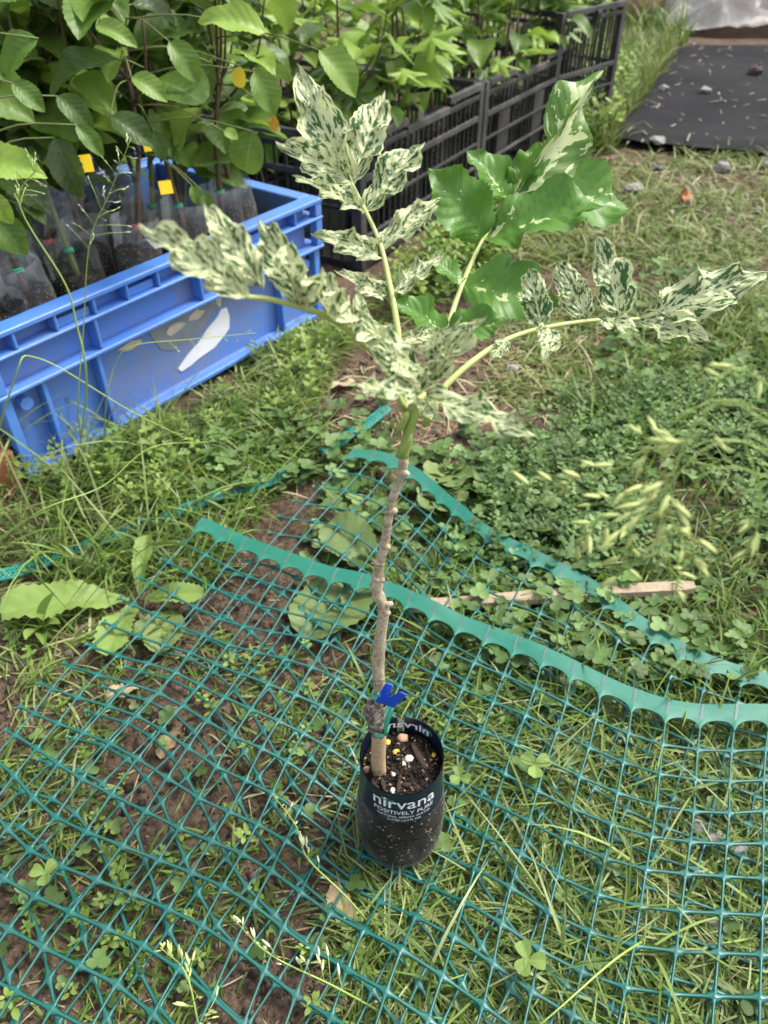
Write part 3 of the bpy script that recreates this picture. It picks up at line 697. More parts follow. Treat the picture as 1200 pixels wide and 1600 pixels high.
PIT = .031
e1 = net_edge([(312, 822), (400, 856), (500, 893), (590, 920), (700, 970), (800, 1010), (885, 1048), (980, 1092), (1070, 1118), (1200, 1124), (1330, 1120)], .03)
n1 = thing('plastic_net', e1[0], 'green plastic mesh netting lying uppermost, under the labelled bottle pot', 'netting')
V, Fc, ep, pt, cum = make_net(e1, DN, 30, 24, PIT, .026, .006, 1.0)
obj('mesh_grid', mesh('mesh_grid', V, Fc, M_NET), n1)
v, f = band(ep, pt, -.15, 24, PIT, .013, .002, DN); bd = obj('edge_band', mesh('edge_band', v, f, M_BAND, False), n1); seams(ep, pt, 0, 24, PIT, .013, .002, DN, bd)
e2 = net_edge([(548, 722), (600, 732), (655, 762), (705, 805), (750, 845), (830, 885), (910, 922), (1000, 985), (1100, 1040), (1250, 1085)], .016)
n2 = thing('plastic_net', e2[0], 'second green netting layer sticking out from under the uppermost net, weeds growing through', 'netting')
D2 = Vector((.50, .866, 0)).normalized()
V, Fc, ep, pt, cum = make_net(e2, D2, 27, 30, PIT, .012, .005, 5.0, lift=.014)
obj('mesh_grid', mesh('mesh_grid', V, Fc, M_NET), n2)
v, f = band(ep, pt, -.1, 22, PIT, .012, .001, D2, .003); bd = obj('edge_band', mesh('edge_band', v, f, M_BAND, False), n2); seams(ep, pt, 0, 22, PIT, .012, .001, D2, bd, .003)
e3 = net_edge([(745, 822), (800, 822), (860, 806)], .012)
n3 = thing('plastic_net', e3[0], 'small corner of green netting poking out among the clover', 'netting')
V, Fc, ep, pt, cum = make_net(e3, Vector((.15, .98, 0)).normalized(), 3, 4, PIT, .008, .003, 9.0)
obj('mesh_grid', mesh('mesh_grid', V, Fc, M_NET), n3)
v, f = band(ep, pt, -.1, 3.2, PIT, .012, .001, Vector((.15, .98, 0)), .006); obj('edge_band', mesh('edge_band', v, f, M_BAND), n3)
# flattened roll of fine net trailing along the soil
def fine_roll(pxs, w, label):
    ln = spline([G(x, y, .014) for x, y in pxs], 90)
    for p in ln: p.z = gh(p.x, p.y) + .012 + .004 * float(vnoise(p.x * 20, p.y * 20))
    o = thing('net_roll', ln[0], label, 'netting'); mb = MB(); n = len(ln)
    L = sum((ln[i + 1] - ln[i]).length for i in range(n - 1)); ns = 10
    fr = []
    for i in range(n):
        t_ = (ln[min(i + 1, n - 1)] - ln[max(i - 1, 0)]).normalized(); sd_ = Vector((-t_.y, t_.x, 0)).normalized(); fr.append((ln[i], sd_))
    def pt_(s, th):
        i = max(0, min(n - 1.001, s * (n - 1))); k = int(i); p = fr[k][0].lerp(fr[k + 1][0], i - k); return p + fr[k][1] * math.cos(th) * w + Vector((0, 0, math.sin(th) * w * .45))
    for sgn in (-1, 1):
        for k in range(ns):
            turns = L / .05; m = 140
            mb.tube([pt_(q / m, sgn * 6.283 * turns * q / m + 6.283 * k / ns) for q in range(m + 1)], .0006, 4)
    mb.obj('mesh_weave', M_NETFINE, o, smooth=True)
    mb = MB(); mb.tube([pt_(q / 60, 1.2) for q in range(61)], .0016, 5); mb.tube([pt_(q / 60, 2.9) for q in range(61)], .0016, 5)
    mb.obj('edge_cord', M_BAND, o, smooth=True)
fine_roll([(452, 728), (400, 748), (335, 766), (270, 792), (180, 822), (90, 855), (0, 892), (-120, 935)], .009, 'rolled strip of fine teal mesh lying in the grass near the blue crate')
fine_roll([(605, 640), (565, 668), (530, 690), (505, 702)], .008, 'short end of rolled teal mesh on the bare soil')

# ------------------------------------------------------------------ blue crate
def frame(o2, ang, z=0): return Matrix.Translation((o2[0], o2[1], z)) @ Matrix.Rotation(ang, 4, 'Z')
BLUE_ANG = math.atan2(.811, .585)
def blue_crate(M, label, mat, panel, detail=True, L=.63, W=.4, H=.21):
    o = bpy.data.objects.new('storage_crate', None); o.empty_display_size = .05; put(o, None, M); tag(o, label, 'crate', 'plastic storage crates')
    def part(name, mt, *bx, b=.0012, par=None):
        m_ = MB(); m_.box(*bx, b); return obj(name, m_.mesh(name, mt), par or o, M)
    part('floor', panel, .012, L - .012, .012, W - .012, .004, .01)
    T = .018
    w1 = part('wall_panel', panel, T, L - T, T, T + .004, .006, H - .004)
    part('wall_panel', panel, T, L - T, W - T - .004, W - T, .006, H - .004)
    part('wall_panel', panel, T, T + .004, T + .005, W - T - .005, .006, H - .004)
    part('wall_panel', panel, L - T - .004, L - T, T + .005, W - T - .005, .006, H - .004)
    def ring(name, z0, z1, out, inn):
        m_ = MB(); m_.box(-out, L + out, -out, inn, z0, z1, .0015); m_.box(-out, L + out, W - inn, W + out, z0, z1, .0015)
        m_.box(-out, inn, inn + .0005, W - inn - .0005, z0, z1, .0015); m_.box(L - inn, L + out, inn + .0005, W - inn - .0005, z0, z1, .0015)
        return obj(name, m_.mesh(name, mat), o, M)
    ring('rim_lip', H - .006, H + .0015, .006, .0225); ring('rim_flange', H - .033, H - .028, .006, T - .001)
    ring('rim_flange', H - .083, H - .077, .006, T - .001); ring('base_flange', 0, .008, .0, T - .001)
    # corner posts
    for x in (.0, L - .016):
        for y in (.0, W - .016): part('corner_post', mat, x + .001, x + .015, y + .001, y + .015, .0085, H - .0835)
    for x in (-.0045, L - .0115):
        for y in (-.0045, W - .0115):
            part('corner_post', mat, x, x + .016, y, y + .016, H - .0765, H - .0335); part('corner_post', mat, x, x + .016, y, y + .016, H - .0275, H - .0065)
    if detail:
        up = [.04, .1, .16, .215, .27, .325, .333 + .02, .366, .38, .394, .408, .45, .52, .565]
        for x in up: part('rib', mat, x, x + .0045, -.0045, T - .0015, H - .0275, H - .0065)
        for a, b in ((.104, .158), (.22, .268), (.455, .518)): part('rim_infill', mat, a + .001, b, .003, .008, H - .0275, H - .016)
        for x in (.155, .345, .53): part('rib', mat, x, x + .005, -.0045, T - .0015, H - .0765, H - .0335)
        for x in (.06, .148, .522): part('rib', mat, x, x + .007, .001, T - .0015, .0085, H - .0835)
        for y in (.1, .2, .3): part('rib', mat, L - T + .0015, L + .0045, y, y + .005, H - .0765, H - .0335); part('rib', mat, L - T + .0015, L - .001, y, y + .006, .0085, H - .0835)
        def scrap(name, mt, pts, lab):
            n = len(pts); yv = T - .0012; yb = T - .0002
            v = [(x, yv - .0004 * (i % 2), z_) for i, (x, z_) in enumerate(pts)] + [(x, yb, z_) for x, z_ in pts]
            f = [tuple(range(n))[::-1]] + [(i, (i + 1) % n, (i + 1) % n + n, i + n) for i in range(n)]
            tag(obj(name, mesh(name, v, f, mt, False), w1, M), lab)
        scrap('sticker_remnant', M_PAPER, [(.292, .034), (.297, .027), (.318, .028), (.335, .033), (.372, .037), (.398, .05), (.409, .056), (.413, .075), (.41, .092), (.398, .094), (.386, .084), (.362, .073), (.34, .058), (.315, .048)], 'torn white sticker remnant on the blue wall')
        scrap('tape_residue', M_TAPE, [(.25, .122), (.257, .1), (.268, .078), (.29, .068), (.315, .072), (.35, .078), (.382, .1), (.402, .108), (.404, .122), (.34, .124)], 'grey tape residue on the blue wall')
        for c in ((.215, .107, .02, .006), (.3, .1, .018, .008), (.345, .105, .016, .009), (.395, .115, .006, .014)):
            q = []
            for k in range(9): a_ = 6.283 * k / 9; rr = R.uniform(.7, 1.2); q.append((c[0] + math.cos(a_) * c[2] * rr, c[1] + math.sin(a_) * c[3] * rr))
            n = len(q); v = [(x, T - .0022, z_) for x, z_ in q] + [(x, T - .0001, z_) for x, z_ in q]
            obj('tape_scrap', mesh('tape_scrap', v, [tuple(range(n))[::-1]] + [(i, (i + 1) % n, (i + 1) % n + n, i + n) for i in range(n)], M_TAN, False), w1, M)
        # pivot lug near each end
        for x in (.035, .595):
            m_ = MB(); m_.tube([(x, .004, .105), (x, T - .001, .105)], [.009, .009], 14); m_.obj('lug', mat, o, M, smooth=False)
    return o
MBLUE = frame((-.481, .826), BLUE_ANG, .0)
blue_crate(MBLUE, 'scuffed blue plastic crate with ribbed rim and torn white sticker, packed with bottle pots', M_BLUE, M_BLUEPANEL)
MBLUE2 = frame(tuple((MBLUE @ Vector((.02, .43, 0)))[:2]), BLUE_ANG + .03, .0)
blue_crate(MBLUE2, 'dark blue plastic crate behind the bright blue one, mostly hidden by leaves', M_BLUEDARK, M_BLUEDARK, False, H=.23)

# ------------------------------------------------------------------ black lattice crates
_boxes = {}
def box_mesh(name, sx, sy, sz, mat, b=.0008):
    k = (name, round(sx, 4), round(sy, 4), round(sz, 4), mat.name)
    if k not in _boxes: m_ = MB(); m_.box(0, sx, 0, sy, 0, sz, b); _boxes[k] = m_.mesh(name, mat)
    return _boxes[k]
def black_crate(M, label, L=.58, W=.38, H=.25, solid=False, step=.024):
    o = bpy.data.objects.new('lattice_crate', None); o.empty_display_size = .05; put(o, None, M); tag(o, label, 'crate', 'black lattice crates in a row')
    def part(name, x, y, z_, sx, sy, sz, mt=M_BLACK): return obj(name, box_mesh(name, sx, sy, sz, mt), o, M @ Matrix.Translation((x, y, z_)))
    part('floor', .006, .006, .004, L - .012, W - .012, .004)
    for x in (0, L - .022):
        for y in (0, W - .022): part('corner_post', x, y, 0, .022, .022, H, M_BLACKGREY)
    rails = [(0, .014), (.06, .007), (.115, .007), (.17, .012), (H - .032, .01), (H - .012, .014)]
    for i, (z_, h) in enumerate(rails):
        th = .012 if i in (0, 5) else .008; mt = M_BLACKGREY if i in (1, 3, 5) else M_BLACK
        if i == 5:          # top rail dips at the hand hold
            for a, b, dz in ((.0225, .19, 0), (.1905, L - .1905, -.018), (L - .19, L - .0225, 0)): part('rail', a, -.002, z_ + dz, b - a, th, h, mt); part('rail', a, W - th + .002, z_ + dz, b - a, th, h, mt)
        else:
            part('rail', .0225, 0, z_, L - .045, th, h, mt); part('rail', .0225, W - th, z_, L - .045, th, h, mt)
        part('rail', 0, .0225, z_, th, W - .045, h, mt); part('rail', L - th, .0225, z_, th, W - .045, h, mt)
    n = int((L - .05) / step)
    for k in range(1, n):
        x = .025 + (L - .05) * k / n
        if solid and k % 6 in (2, 3): continue
        part('slat', x - .002, .0025, .0145, .0045, .005, H - .046); part('slat', x - .002, W - .0075, .0145, .0045, .005, H - .046)
    n = int((W - .05) / step)
    for k in range(1, n):
        y = .025 + (W - .05) * k / n
        part('slat', .0025, y - .002, .0145, .005, .0045, H - .046); part('slat', L - .0075, y - .002, .0145, .005, .0045, H - .046)
    if solid:
        for a in (.1, .34): part('panel', a, .003, .0145, .07, .004, .15)
    return o
BANG = math.atan2(.503, .282)
MA = frame((-.045, 1.535), BANG); black_crate(MA, 'black lattice plastic crate next to the blue crate, full of leafy saplings')
MBk = frame((.243, 2.045), BANG - .02); black_crate(MBk, 'black lattice crate with solid panels in the middle of the row', solid=True)
MCk = frame((.485, 2.46), BANG - .22); black_crate(MCk, 'tall black lattice crate at the far end of the row beside the weed cloth', L=.36, W=.5, H=.335, step=.02)
MD = frame(tuple((MA @ Vector((.02, .4, 0)))[:2]), BANG); black_crate(MD, 'black lattice crate in the second row behind leaves')

# ------------------------------------------------------------------ saplings in clear bottles, standing in the crates
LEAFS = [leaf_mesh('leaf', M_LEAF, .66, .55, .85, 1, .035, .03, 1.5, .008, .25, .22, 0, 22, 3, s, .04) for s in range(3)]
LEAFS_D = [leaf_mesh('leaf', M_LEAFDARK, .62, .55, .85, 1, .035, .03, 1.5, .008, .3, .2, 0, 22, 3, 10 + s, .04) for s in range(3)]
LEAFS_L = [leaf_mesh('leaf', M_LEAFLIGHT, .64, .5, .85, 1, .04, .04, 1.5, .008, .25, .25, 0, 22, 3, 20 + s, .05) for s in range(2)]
LEAFS_R = [leaf_mesh('leaf', M_LEAF, .95, .5, .55, 1, .02, .03, 1.2, .005, .15, .1, 0, 22, 3, 30)]
LEAFS_M = [maple_mesh('leaf', M_LEAF, 1), maple_mesh('leaf', M_LEAFLIGHT, 2)]
def bottle_mesh(name, r_, h, mat):
    prof_ = [(r_ * .7, 0), (r_ * .95, .006), (r_, .015)] + [(r_ * (1 - .03 * (i % 2)), .015 + (h - .02) * i / 8) for i in range(1, 9)] + [(r_ * .98, h)]
    v, f = lathe(prof_, 20); return mesh(name, v, f, mat)
BOT = [bottle_mesh('bottle_wall', .037, .17, M_CLEAR), bottle_mesh('bottle_wall', .034, .20, M_FILM)]
def core_mesh(r_, h):
    v, f = lathe([(0, .003), (r_ * .9, .004), (r_, .02), (r_, h), (r_ * .6, h + .004), (0, h + .002)], 16); return mesh('soil', v, f, M_POTSOIL)
COREM = [core_mesh(.0345, .135), core_mesh(.0315, .155)]
TIEM = MB().tube(coil((0, 0, 0), 1.0, 2, .9, 24), .22, 5).mesh('plant_tie', M_GREENTIE, True)
TIER = MB().tube(coil((0, 0, 0), 1.0, 2, .9, 24), .25, 5).mesh('plant_tie', M_REDTIE, True)
TAGM = MB().box(-.5, .5, -.04, .04, -.5, .5, .02).mesh('plant_tag', M_YTAG)
GROUPLAB = {'row': ('bushy leafy sapling planted in the ground behind the black lattice crates', 'saplings behind the black crates'),
            'blue': ('sapling with broad toothed leaves in the blue crate', 'saplings in the blue crate'),
            'back': ('leafy sapling behind the blue crate, stems among dark leaves', 'saplings behind the blue crate'),
            'black': ('sapling with lighter, partly lobed leaves', 'saplings in the black crates')}
def bush_sapling(base, lean, h, kind, nleaf, size, rr, pots=True, tie=None, low=4, where=None):
    base = Vector(base); lab, grp = GROUPLAB[kind]
    if where: lab = lab + ', ' + where
    if pots:
        k = rr.randrange(2); tl = Matrix.Rotation(rr.uniform(-.16, .16), 4, 'X') @ Matrix.Rotation(rr.uniform(-.16, .16), 4, 'Y')
        Mp = Matrix.Translation(base) @ tl
        p = bpy.data.objects.new('bottle_pot', None); p.empty_display_size = .02; put(p, None, Mp)
        tag(p, 'clear cut bottle of dark soil in the %s crate' % {'blue': 'blue', 'back': 'dark blue', 'black': 'black'}[kind], 'bottle pot', 'bottle pots in the %s crates' % kind)
        if where: p['label'] = p['label'] + ', ' + where
        obj('bottle_wall', BOT[k], p, Mp); obj('soil', COREM[k], p, Mp)
        foot = Mp @ Vector((0, 0, (.135, .155)[k] - .004))
    else: foot = base
    top = foot + Vector((lean[0], lean[1], h)); mid = foot.lerp(top, .5) + Vector((rr.uniform(-.02, .02), rr.uniform(-.02, .02), 0))
    st = spline([foot, foot.lerp(mid, .5) + Vector((rr.uniform(-.008, .008), rr.uniform(-.008, .008), 0)), mid, top], 18)
    o = bpy.data.objects.new('crate_sapling', None); o.empty_display_size = .02; put(o, None, Matrix.Translation(foot)); tag(o, lab, 'sapling', grp)
    mb = MB(); mb.tube(st, [lerp(.0048, .0016, i / 17) for i in range(18)], 6)
    tops = []; nb = rr.choice((1, 2, 3))
    branches = [st[low:]]
    for _ in range(nb):
        i = rr.randrange(low + 1, 15); a_ = rr.uniform(0, 6.283); q = st[i]; e = q + Vector((math.cos(a_) * .09, math.sin(a_) * .09, rr.uniform(.1, .2))); bl = spline([q, q.lerp(e, .5) + Vector((math.cos(a_) * .02, math.sin(a_) * .02, -.01)), e], 8); mb.tube(bl, [lerp(.0026, .0012, j / 7) for j in range(8)], 5); branches.append(bl[2:])
    stemmat = M_TWIG if rr.random() < .75 else M_TWIGGREEN
    az = rr.uniform(0, 6.28); pm = MB()
    for i in range(nleaf):
        bl = branches[0] if i < nleaf * .5 else rr.choice(branches); q = bl[min(len(bl) - 1, int(len(bl) * (rr.random() ** .75)))]
        az += 2.4 + rr.uniform(-.4, .4); s = size * rr.uniform(.55, 1.25)
        if q.z < foot.z + .1 and rr.random() < .6: s *= .7
        hd = Vector((math.cos(az), math.sin(az), 0)); pb = q + hd * rr.uniform(.015, .035) + Vector((0, 0, rr.uniform(.004, .02)))
        pm.tube([q, q.lerp(pb, .6) + Vector((0, 0, .003)), pb], [.0012, .0009, .0008], 4)
        dr = hd + Vector((0, 0, rr.uniform(-.9, .15))); dr.normalize(); tip = pb + dr * s
        nrm = Vector((0, 0, 1)) + hd * rr.uniform(.2, .8) + Vector((rr.uniform(-.3, .3), rr.uniform(-.5, .1), 0))
        z_rel = (q.z - foot.z) / h; x_ = rr.random()
        if kind == 'black': pool = LEAFS_M if x_ < .4 else (LEAFS_L if x_ < .7 else LEAFS)
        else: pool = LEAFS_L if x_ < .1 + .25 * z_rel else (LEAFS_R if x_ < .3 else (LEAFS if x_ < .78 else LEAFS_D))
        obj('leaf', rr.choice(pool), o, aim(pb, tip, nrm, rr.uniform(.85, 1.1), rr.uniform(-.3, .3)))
    obj('stem', mb.mesh('stem', stemmat, True), o); obj('petiole', pm.mesh('petiole', M_TWIGGREEN, True), o)['kind'] = 'stuff'
    if tie:
        q = st[2]; t_ = obj('plant_tie', TIEM if tie == 'g' else TIER, None, Matrix.Translation(q) @ Matrix.Scale(.0065, 4))
        tag(t_, ('green' if tie == 'g' else 'red') + ' plastic tie wound round a sapling stem in the %s crates' % kind, 'plant tie', '%s ties on %s crate saplings' % ('green' if tie == 'g' else 'red', kind))
    return o, st
rr = random.Random(5)
heroes = []
for i in range(7):                     # blue crate, rows from the near wall inwards
    for j in range(4):
        lx = .065 + .078 * i + rr.uniform(-.012, .012); ly = .07 + .087 * j + rr.uniform(-.012, .012)
        b = MBLUE @ Vector((lx, ly, .012 + (.045, .03, .01, 0)[j]))
        near = j == 0
        ln = MBLUE.to_3x3() @ Vector((rr.uniform(-.06, .04), rr.uniform(-.05, .06), 0))
        heroes.append(bush_sapling(b, ln, rr.uniform(.30, .46), 'blue', (9 if i < 3 else 16) if near else 34, .08, rr, True, {0: 'g', 3: 'r'}.get((i + j) % 5 if j < 2 else 9, 'g' if j == 0 else None), (11, 9, 6, 4)[j] if i < 5 else 5, ('along the stickered wall', 'second row from stickered wall', 'third row from stickered wall', 'row farthest from stickered wall')[j]))
for i in range(6):
    for j in range(2):
        b = MBLUE2 @ Vector((.08 + .09 * i + rr.uniform(-.02, .02), .1 + .17 * j, .01))
        bush_sapling(b, (rr.uniform(-.06, .06), rr.uniform(-.06, .06)), rr.uniform(.36, .52), 'back', 34, .085, rr, j == 0)
for Mx, L_, W_, cnt, wh in ((MA, .58, .38, 8, 'beside the blue crate'), (MBk, .58, .38, 7, 'mid row'), (MCk, .36, .5, 5, 'tall end crate'), (MD, .58, .38, 8, 'second row')):
    for k in range(cnt):
        b = Mx @ Vector((L_ * (.1 + .8 * ((k % 4) + .5) / 4) + rr.uniform(-.02, .02), W_ * (.2 + .6 * (k // 4) / 1.0), .01))
        bush_sapling(b, (rr.uniform(-.07, .03), rr.uniform(-.06, .06)), rr.uniform(.3, .5), 'black', 28, .085, rr, k < 4, None, 4, wh)
for k in range(9):                     # a further row standing on the ground behind the black crates
    b = MD @ Vector((.1 + .15 * k, .5 + rr.uniform(-.05, .1), 0)); b.z = gh(b.x, b.y)
    bush_sapling(b, (rr.uniform(-.05, .05), rr.uniform(-.06, .06)), rr.uniform(.5, .7), 'row', 34, .1, rr, False)
# single leaves picked out in the photograph, on the nearest sapling of the blue crate
def hero_leaf(px, py, tx, ty, Yv, mesh_, w=1.0, nrm=(0, -.6, .75), dY=0.0):
    b = P(px, py, Yv); e = P(tx, ty, Yv + dY); best = min(heroes, key=lambda h_: min((q - b).length for q in h_[1])); q = min(best[1], key=lambda p: (p - b).length)
    obj('petiole', MB().tube(spline([q, q.lerp(b, .5) + Vector((0, 0, .012)), b], 7), [.0013, .0012, .0011, .001, .001, .0009, .0008], 5).mesh('petiole', M_TWIGGREEN, True), best[0])
    obj('leaf', mesh_, best[0], aim(b, e, nrm, w))
for a in ((-35, 255, 74, 278, .80, LEAFS_L[0], .95), (-20, 300, 20, 350, .80, LEAFS_L[1], 1.0), (-15, 335, 42, 398, .81, LEAFS[0], 1.1), (85, 215, 128, 308, .98, LEAFS_D[0], .9), (395, 205, 385, 270, 1.08, LEAFS_R[0], 1.0),
          (398, 112, 430, 178, 1.08, LEAFS[1], 1.15), (330, 98, 318, 168, 1.1, LEAFS_D[1], 1.1), (415, 52, 310, 36, 1.05, LEAFS_L[0], .8), (498, 78, 556, 152, 1.15, LEAFS[2], .95), (172, 182, 242, 232, 1.0, LEAFS_D[2], .95),
          (90, 150, 146, 205, .98, LEAFS[0], .9), (120, 195, 162, 245, .96, LEAFS[1], .8), (60, 60, 10, 120, .95, LEAFS[2], 1.1), (150, 40, 215, 75, 1.0, LEAFS[0], .8), (265, 65, 310, 130, 1.05, LEAFS[1], 1.0), (350, 205, 372, 218, 1.06, LEAFS_L[1], 1.3),
          (300, 290, 312, 320, 1.04, LEAFS[1], 1.0), (318, 300, 330, 330, 1.04, LEAFS[0], 1.0), (375, 103, 374, 137, 1.05, leaf_mesh('leaf', M_YELLOW, .9, .5, .5, 0, 0, .02, 1, 0, .1, .1, 0, 14, 3, 2), .85), (425, 180, 430, 205, 1.1, leaf_mesh('leaf', M_ORANGE, .8, .5, .6, 0, 0, .05, 2, 0, .1, .1, 0, 14, 3, 3), .9),
          (240, 205, 258, 250, 1.02, LEAFS_D[0], 1.0), (205, 120, 262, 160, 1.0, LEAFS[2], .9), (20, 130, 70, 175, .92, LEAFS[1], 1.0)): hero_leaf(*a)
# yellow tags
for px, py, Yv, s in ((131, 256, .98, .020), (259, 293, 1.05, .017), (232, 228, 1.1, .014)):
    o = obj('plant_tag', TAGM, None, Matrix.Translation(P(px, py, Yv)) @ Matrix.Rotation(.4, 4, 'Z') @ Matrix.Rotation(-.5, 4, 'X') @ Matrix.Scale(s, 4))
    tag(o, 'square yellow plastic tag hanging among the sapling stems of the blue crate', 'plant tag', 'yellow tags among the blue crate stems')
# film offcuts of the cut bottles lying over the pots
for k, (px, py, Yv, w, h, rx, rz) in enumerate(((150, 385, .95, .10, .05, -.9, .7), (65, 330, .93, .07, .06, -.7, .2), (205, 330, 1.05, .08, .07, -.6, .5), (110, 345, .98, .07, .05, -1.1, 1.0), (25, 420, .88, .06, .08, -.5, .3), (235, 395, 1.02, .05, .06, -.4, -.2), (185, 300, 1.08, .07, .06, -.8, .3))):
    v = []; f = []
    for i in range(7):
        for j in range(5):
            a_ = (i / 6 - .5) * 2.2; v.append((math.sin(a_) * w * .5, (j / 4 - .5) * h, math.cos(a_) * w * .3 + .003 * math.sin(i * 2 + j)))
    for i in range(6):
        for j in range(4): q = i * 5 + j; f.append((q, q + 1, q + 6, q + 5))
    o = obj('plastic_offcut', mesh('plastic_offcut', v, f, M_FILM), None, Matrix.Translation(P(px, py, Yv)) @ Matrix.Rotation(rz, 4, 'Z') @ Matrix.Rotation(rx, 4, 'X'))
    tag(o, 'curved clear plastic bottle offcut lying over the pots in the blue crate', 'plastic offcut', 'clear bottle offcuts in the blue crate')
# broken terracotta piece at the crate's near end
p = G(8, 735, .02); o = obj('terracotta_block', MB().box(-.05, .03, -.03, .05, -.03, .035, .004).mesh('terracotta_block', M_BRICK), None, Matrix.Translation((p.x - .02, p.y, .02)) @ Matrix.Rotation(.7, 4, 'Z')); tag(o, 'red brown brick piece beside the end of the blue crate', 'brick')

# ------------------------------------------------------------------ weed cloth, stones, sack, rock
A, B_, C_, D_ = G(945, 222), G(1058, 78), Vector((3.4, 4.2, 0)), Vector((2.2, 2.15, 0)); mid = G(1200, 246)
v = []; f = []; NU, NV = 40, 40
for i in range(NU + 1):
    for j in range(NV + 1):
        u, w = i / NU, j / NV; lo = spline([A, mid, D_], 41)[i]; hi = B_.lerp(C_, u); p = lo.lerp(hi, w); e = .03 * float(vnoise(u * 9 + w * 4, w * 8)); p.x += e * (1 - u); p.y += .04 * float(vnoise(u * 14, 3)) * (1 - w)
        v.append((p.x, p.y, .018 + .02 * float(vnoise(p.x * 3, p.y * 3)) + .006 * float(vnoise(p.x * 11, p.y * 6)) - (.012 if i == 0 or j == 0 else 0)))
for i in range(NU):
    for j in range(NV): q = i * (NV + 1) + j; f.append((q, q + NV + 1, q + NV + 2, q + 1))
cv = list(v); nn = len(v); v += [(x, y, z_ - .002) for x, y, z_ in cv]; f += [tuple(k + nn for k in q)[::-1] for q in f]
tag(obj('weed_cloth', mesh('weed_cloth', v, f, M_CLOTH)), 'black weed cloth sheet spread on the ground, littered with chips', 'weed cloth')
def cloth_z(x, y):
    d = [(q[0] - x) ** 2 + (q[1] - y) ** 2 for q in cv]; return cv[d.index(min(d))][2]
for px, py, s, lab in ((1037, 133, .018, 'grey stone on the weed cloth beside the bent grass blade'), (1103, 138, .021, 'pale pointed grey stone in the middle of the weed cloth'), (1029, 214, .022, 'grey stone at the grassy edge of the weed cloth'), (1178, 115, .03, 'dark lumpy clod on the weed cloth toward the plastic sack')):
    p = G(px, py, .03); m_ = M_STONE if 'clod' not in lab else M_CHIP
    tag(obj('stone', lump('stone', m_, (s, s * .8, s * .6), int(px), 5, 7, .28), None, Matrix.Translation((p.x, p.y, cloth_z(p.x, p.y) + s * .35))), lab, 'stone')
# plastic sack: crumpled mound with sharp folds
v = []; f = []; NU, NJ = 90, 40
for i in range(NU + 1):
    for j in range(NJ + 1):
        th = 6.283 * i / NU; q = j / NJ; rx, ry = .64, .45
        ct, s_t = math.cos(th), math.sin(th); rr_ = 1 + .25 * float(vnoise(ct * 2.5 + 5, s_t * 2.5)); hh = .45 * (1 - q ** 2.6)
        x, y = ct * rx * q * rr_, s_t * ry * q * rr_
        fold = lambda k, o_: 1 - 2 * abs(float(vnoise(x * k + o_, y * k * .8 + hh * k * .7)))
        z_ = hh - .10 * fold(6, 4) * (1 - q ** 5) - .06 * fold(13, 9) - .03 * fold(27, 2) + .08
        v.append((2.0 + x + .06 * fold(8, 1) * q, 4.75 + y + .06 * fold(7, 6) * q, max(.012 + .02 * fold(20, 3) ** 2, z_)))
for i in range(NU):
    for j in range(NJ): q = i * (NJ + 1) + j; f.append((q, q + 1, q + NJ + 2, q + NJ + 1))
tag(obj('plastic_sack', mesh('plastic_sack', v, f, M_SACK)), 'crumpled translucent white plastic sack at the end of the weed cloth', 'plastic sack')
p = G(985, 35); tag(obj('rock', lump('rock', plain('brown_rock', (.25, .16, .1), .85, .35, 20, .5, 60), (.16, .13, .16), 5, 10, 14, .1), None, Matrix.Translation((p.x, p.y, .08))), 'brown rounded rock behind the tall grass tuft', 'rock')
p = G(1052, 18); tag(obj('log', MB().tube([(p.x - .02, p.y, -.03), (p.x, p.y, .2), (p.x + .02, p.y + .02, .5)], [.05, .045, .04], 12).mesh('log', M_TWIG, True)), 'dark upright post stump between the rock and the plastic sack', 'post')
# lath of pale wood under the clover
a, b = G(642, 947, .014), G(1085, 916, .018)
m_ = MB(); n = 24; vs = []
for i in range(n + 1):
    q = a.lerp(b, i / n); hw = .0075 * (1 + .12 * float(vnoise(i * .7, 2))) * (1 if i < n else .7); zc = q.z + .003 * float(vnoise(i * .3, 5))
    vs += [(q.x, q.y - hw, zc - .004), (q.x, q.y + hw, zc - .004), (q.x, q.y + hw * .9, zc + .004), (q.x, q.y - hw * .9, zc + .0035)]
fs = [(i * 4 + k, i * 4 + (k + 1) % 4, i * 4 + 4 + (k + 1) % 4, i * 4 + 4 + k) for i in range(n) for k in range(4)] + [(3, 2, 1, 0), tuple(n * 4 + k for k in range(4))]
tag(obj('wooden_lath', mesh('wooden_lath', vs, fs, M_WOOD, False)), 'pale weathered wooden lath lying under the clover and net', 'wood strip')
# loose stones in the grass
for px, py, s, lab in ((1090, 1300, .011, 'rounded grey stone under the net beside a larger one'), (1115, 1325, .013, 'largest pale stone under the net among grass'), (1148, 1340, .012, 'angular stone under the net at the end of a row of stones'), (945, 1185, .010, 'flat grey brown stone under the net near the net edge'), (1045, 1265, .011, 'dark stone under the net strands in the grass'), (1115, 1460, .012, 'stone under the net in thin grass'), (800, 570, .014, 'grey stone on bare soil behind the sapling leaves'),
                    (870, 697, .016, 'pale stone chip among clover'), (1130, 262, .03, 'pale stone in gravelly grass by the weed cloth'), (990, 300, .028, 'grey stone in grass below the weed cloth')):
    p = G(px, py, .0); tag(obj('stone', lump('stone', M_STONE, (s, s * .75, s * .55), int(px + py), 5, 7, .24), None, Matrix.Translation((p.x, p.y, gh(p.x, p.y) + s * .25)) @ Matrix.Rotation(px, 4, 'Z')), lab, 'stone')
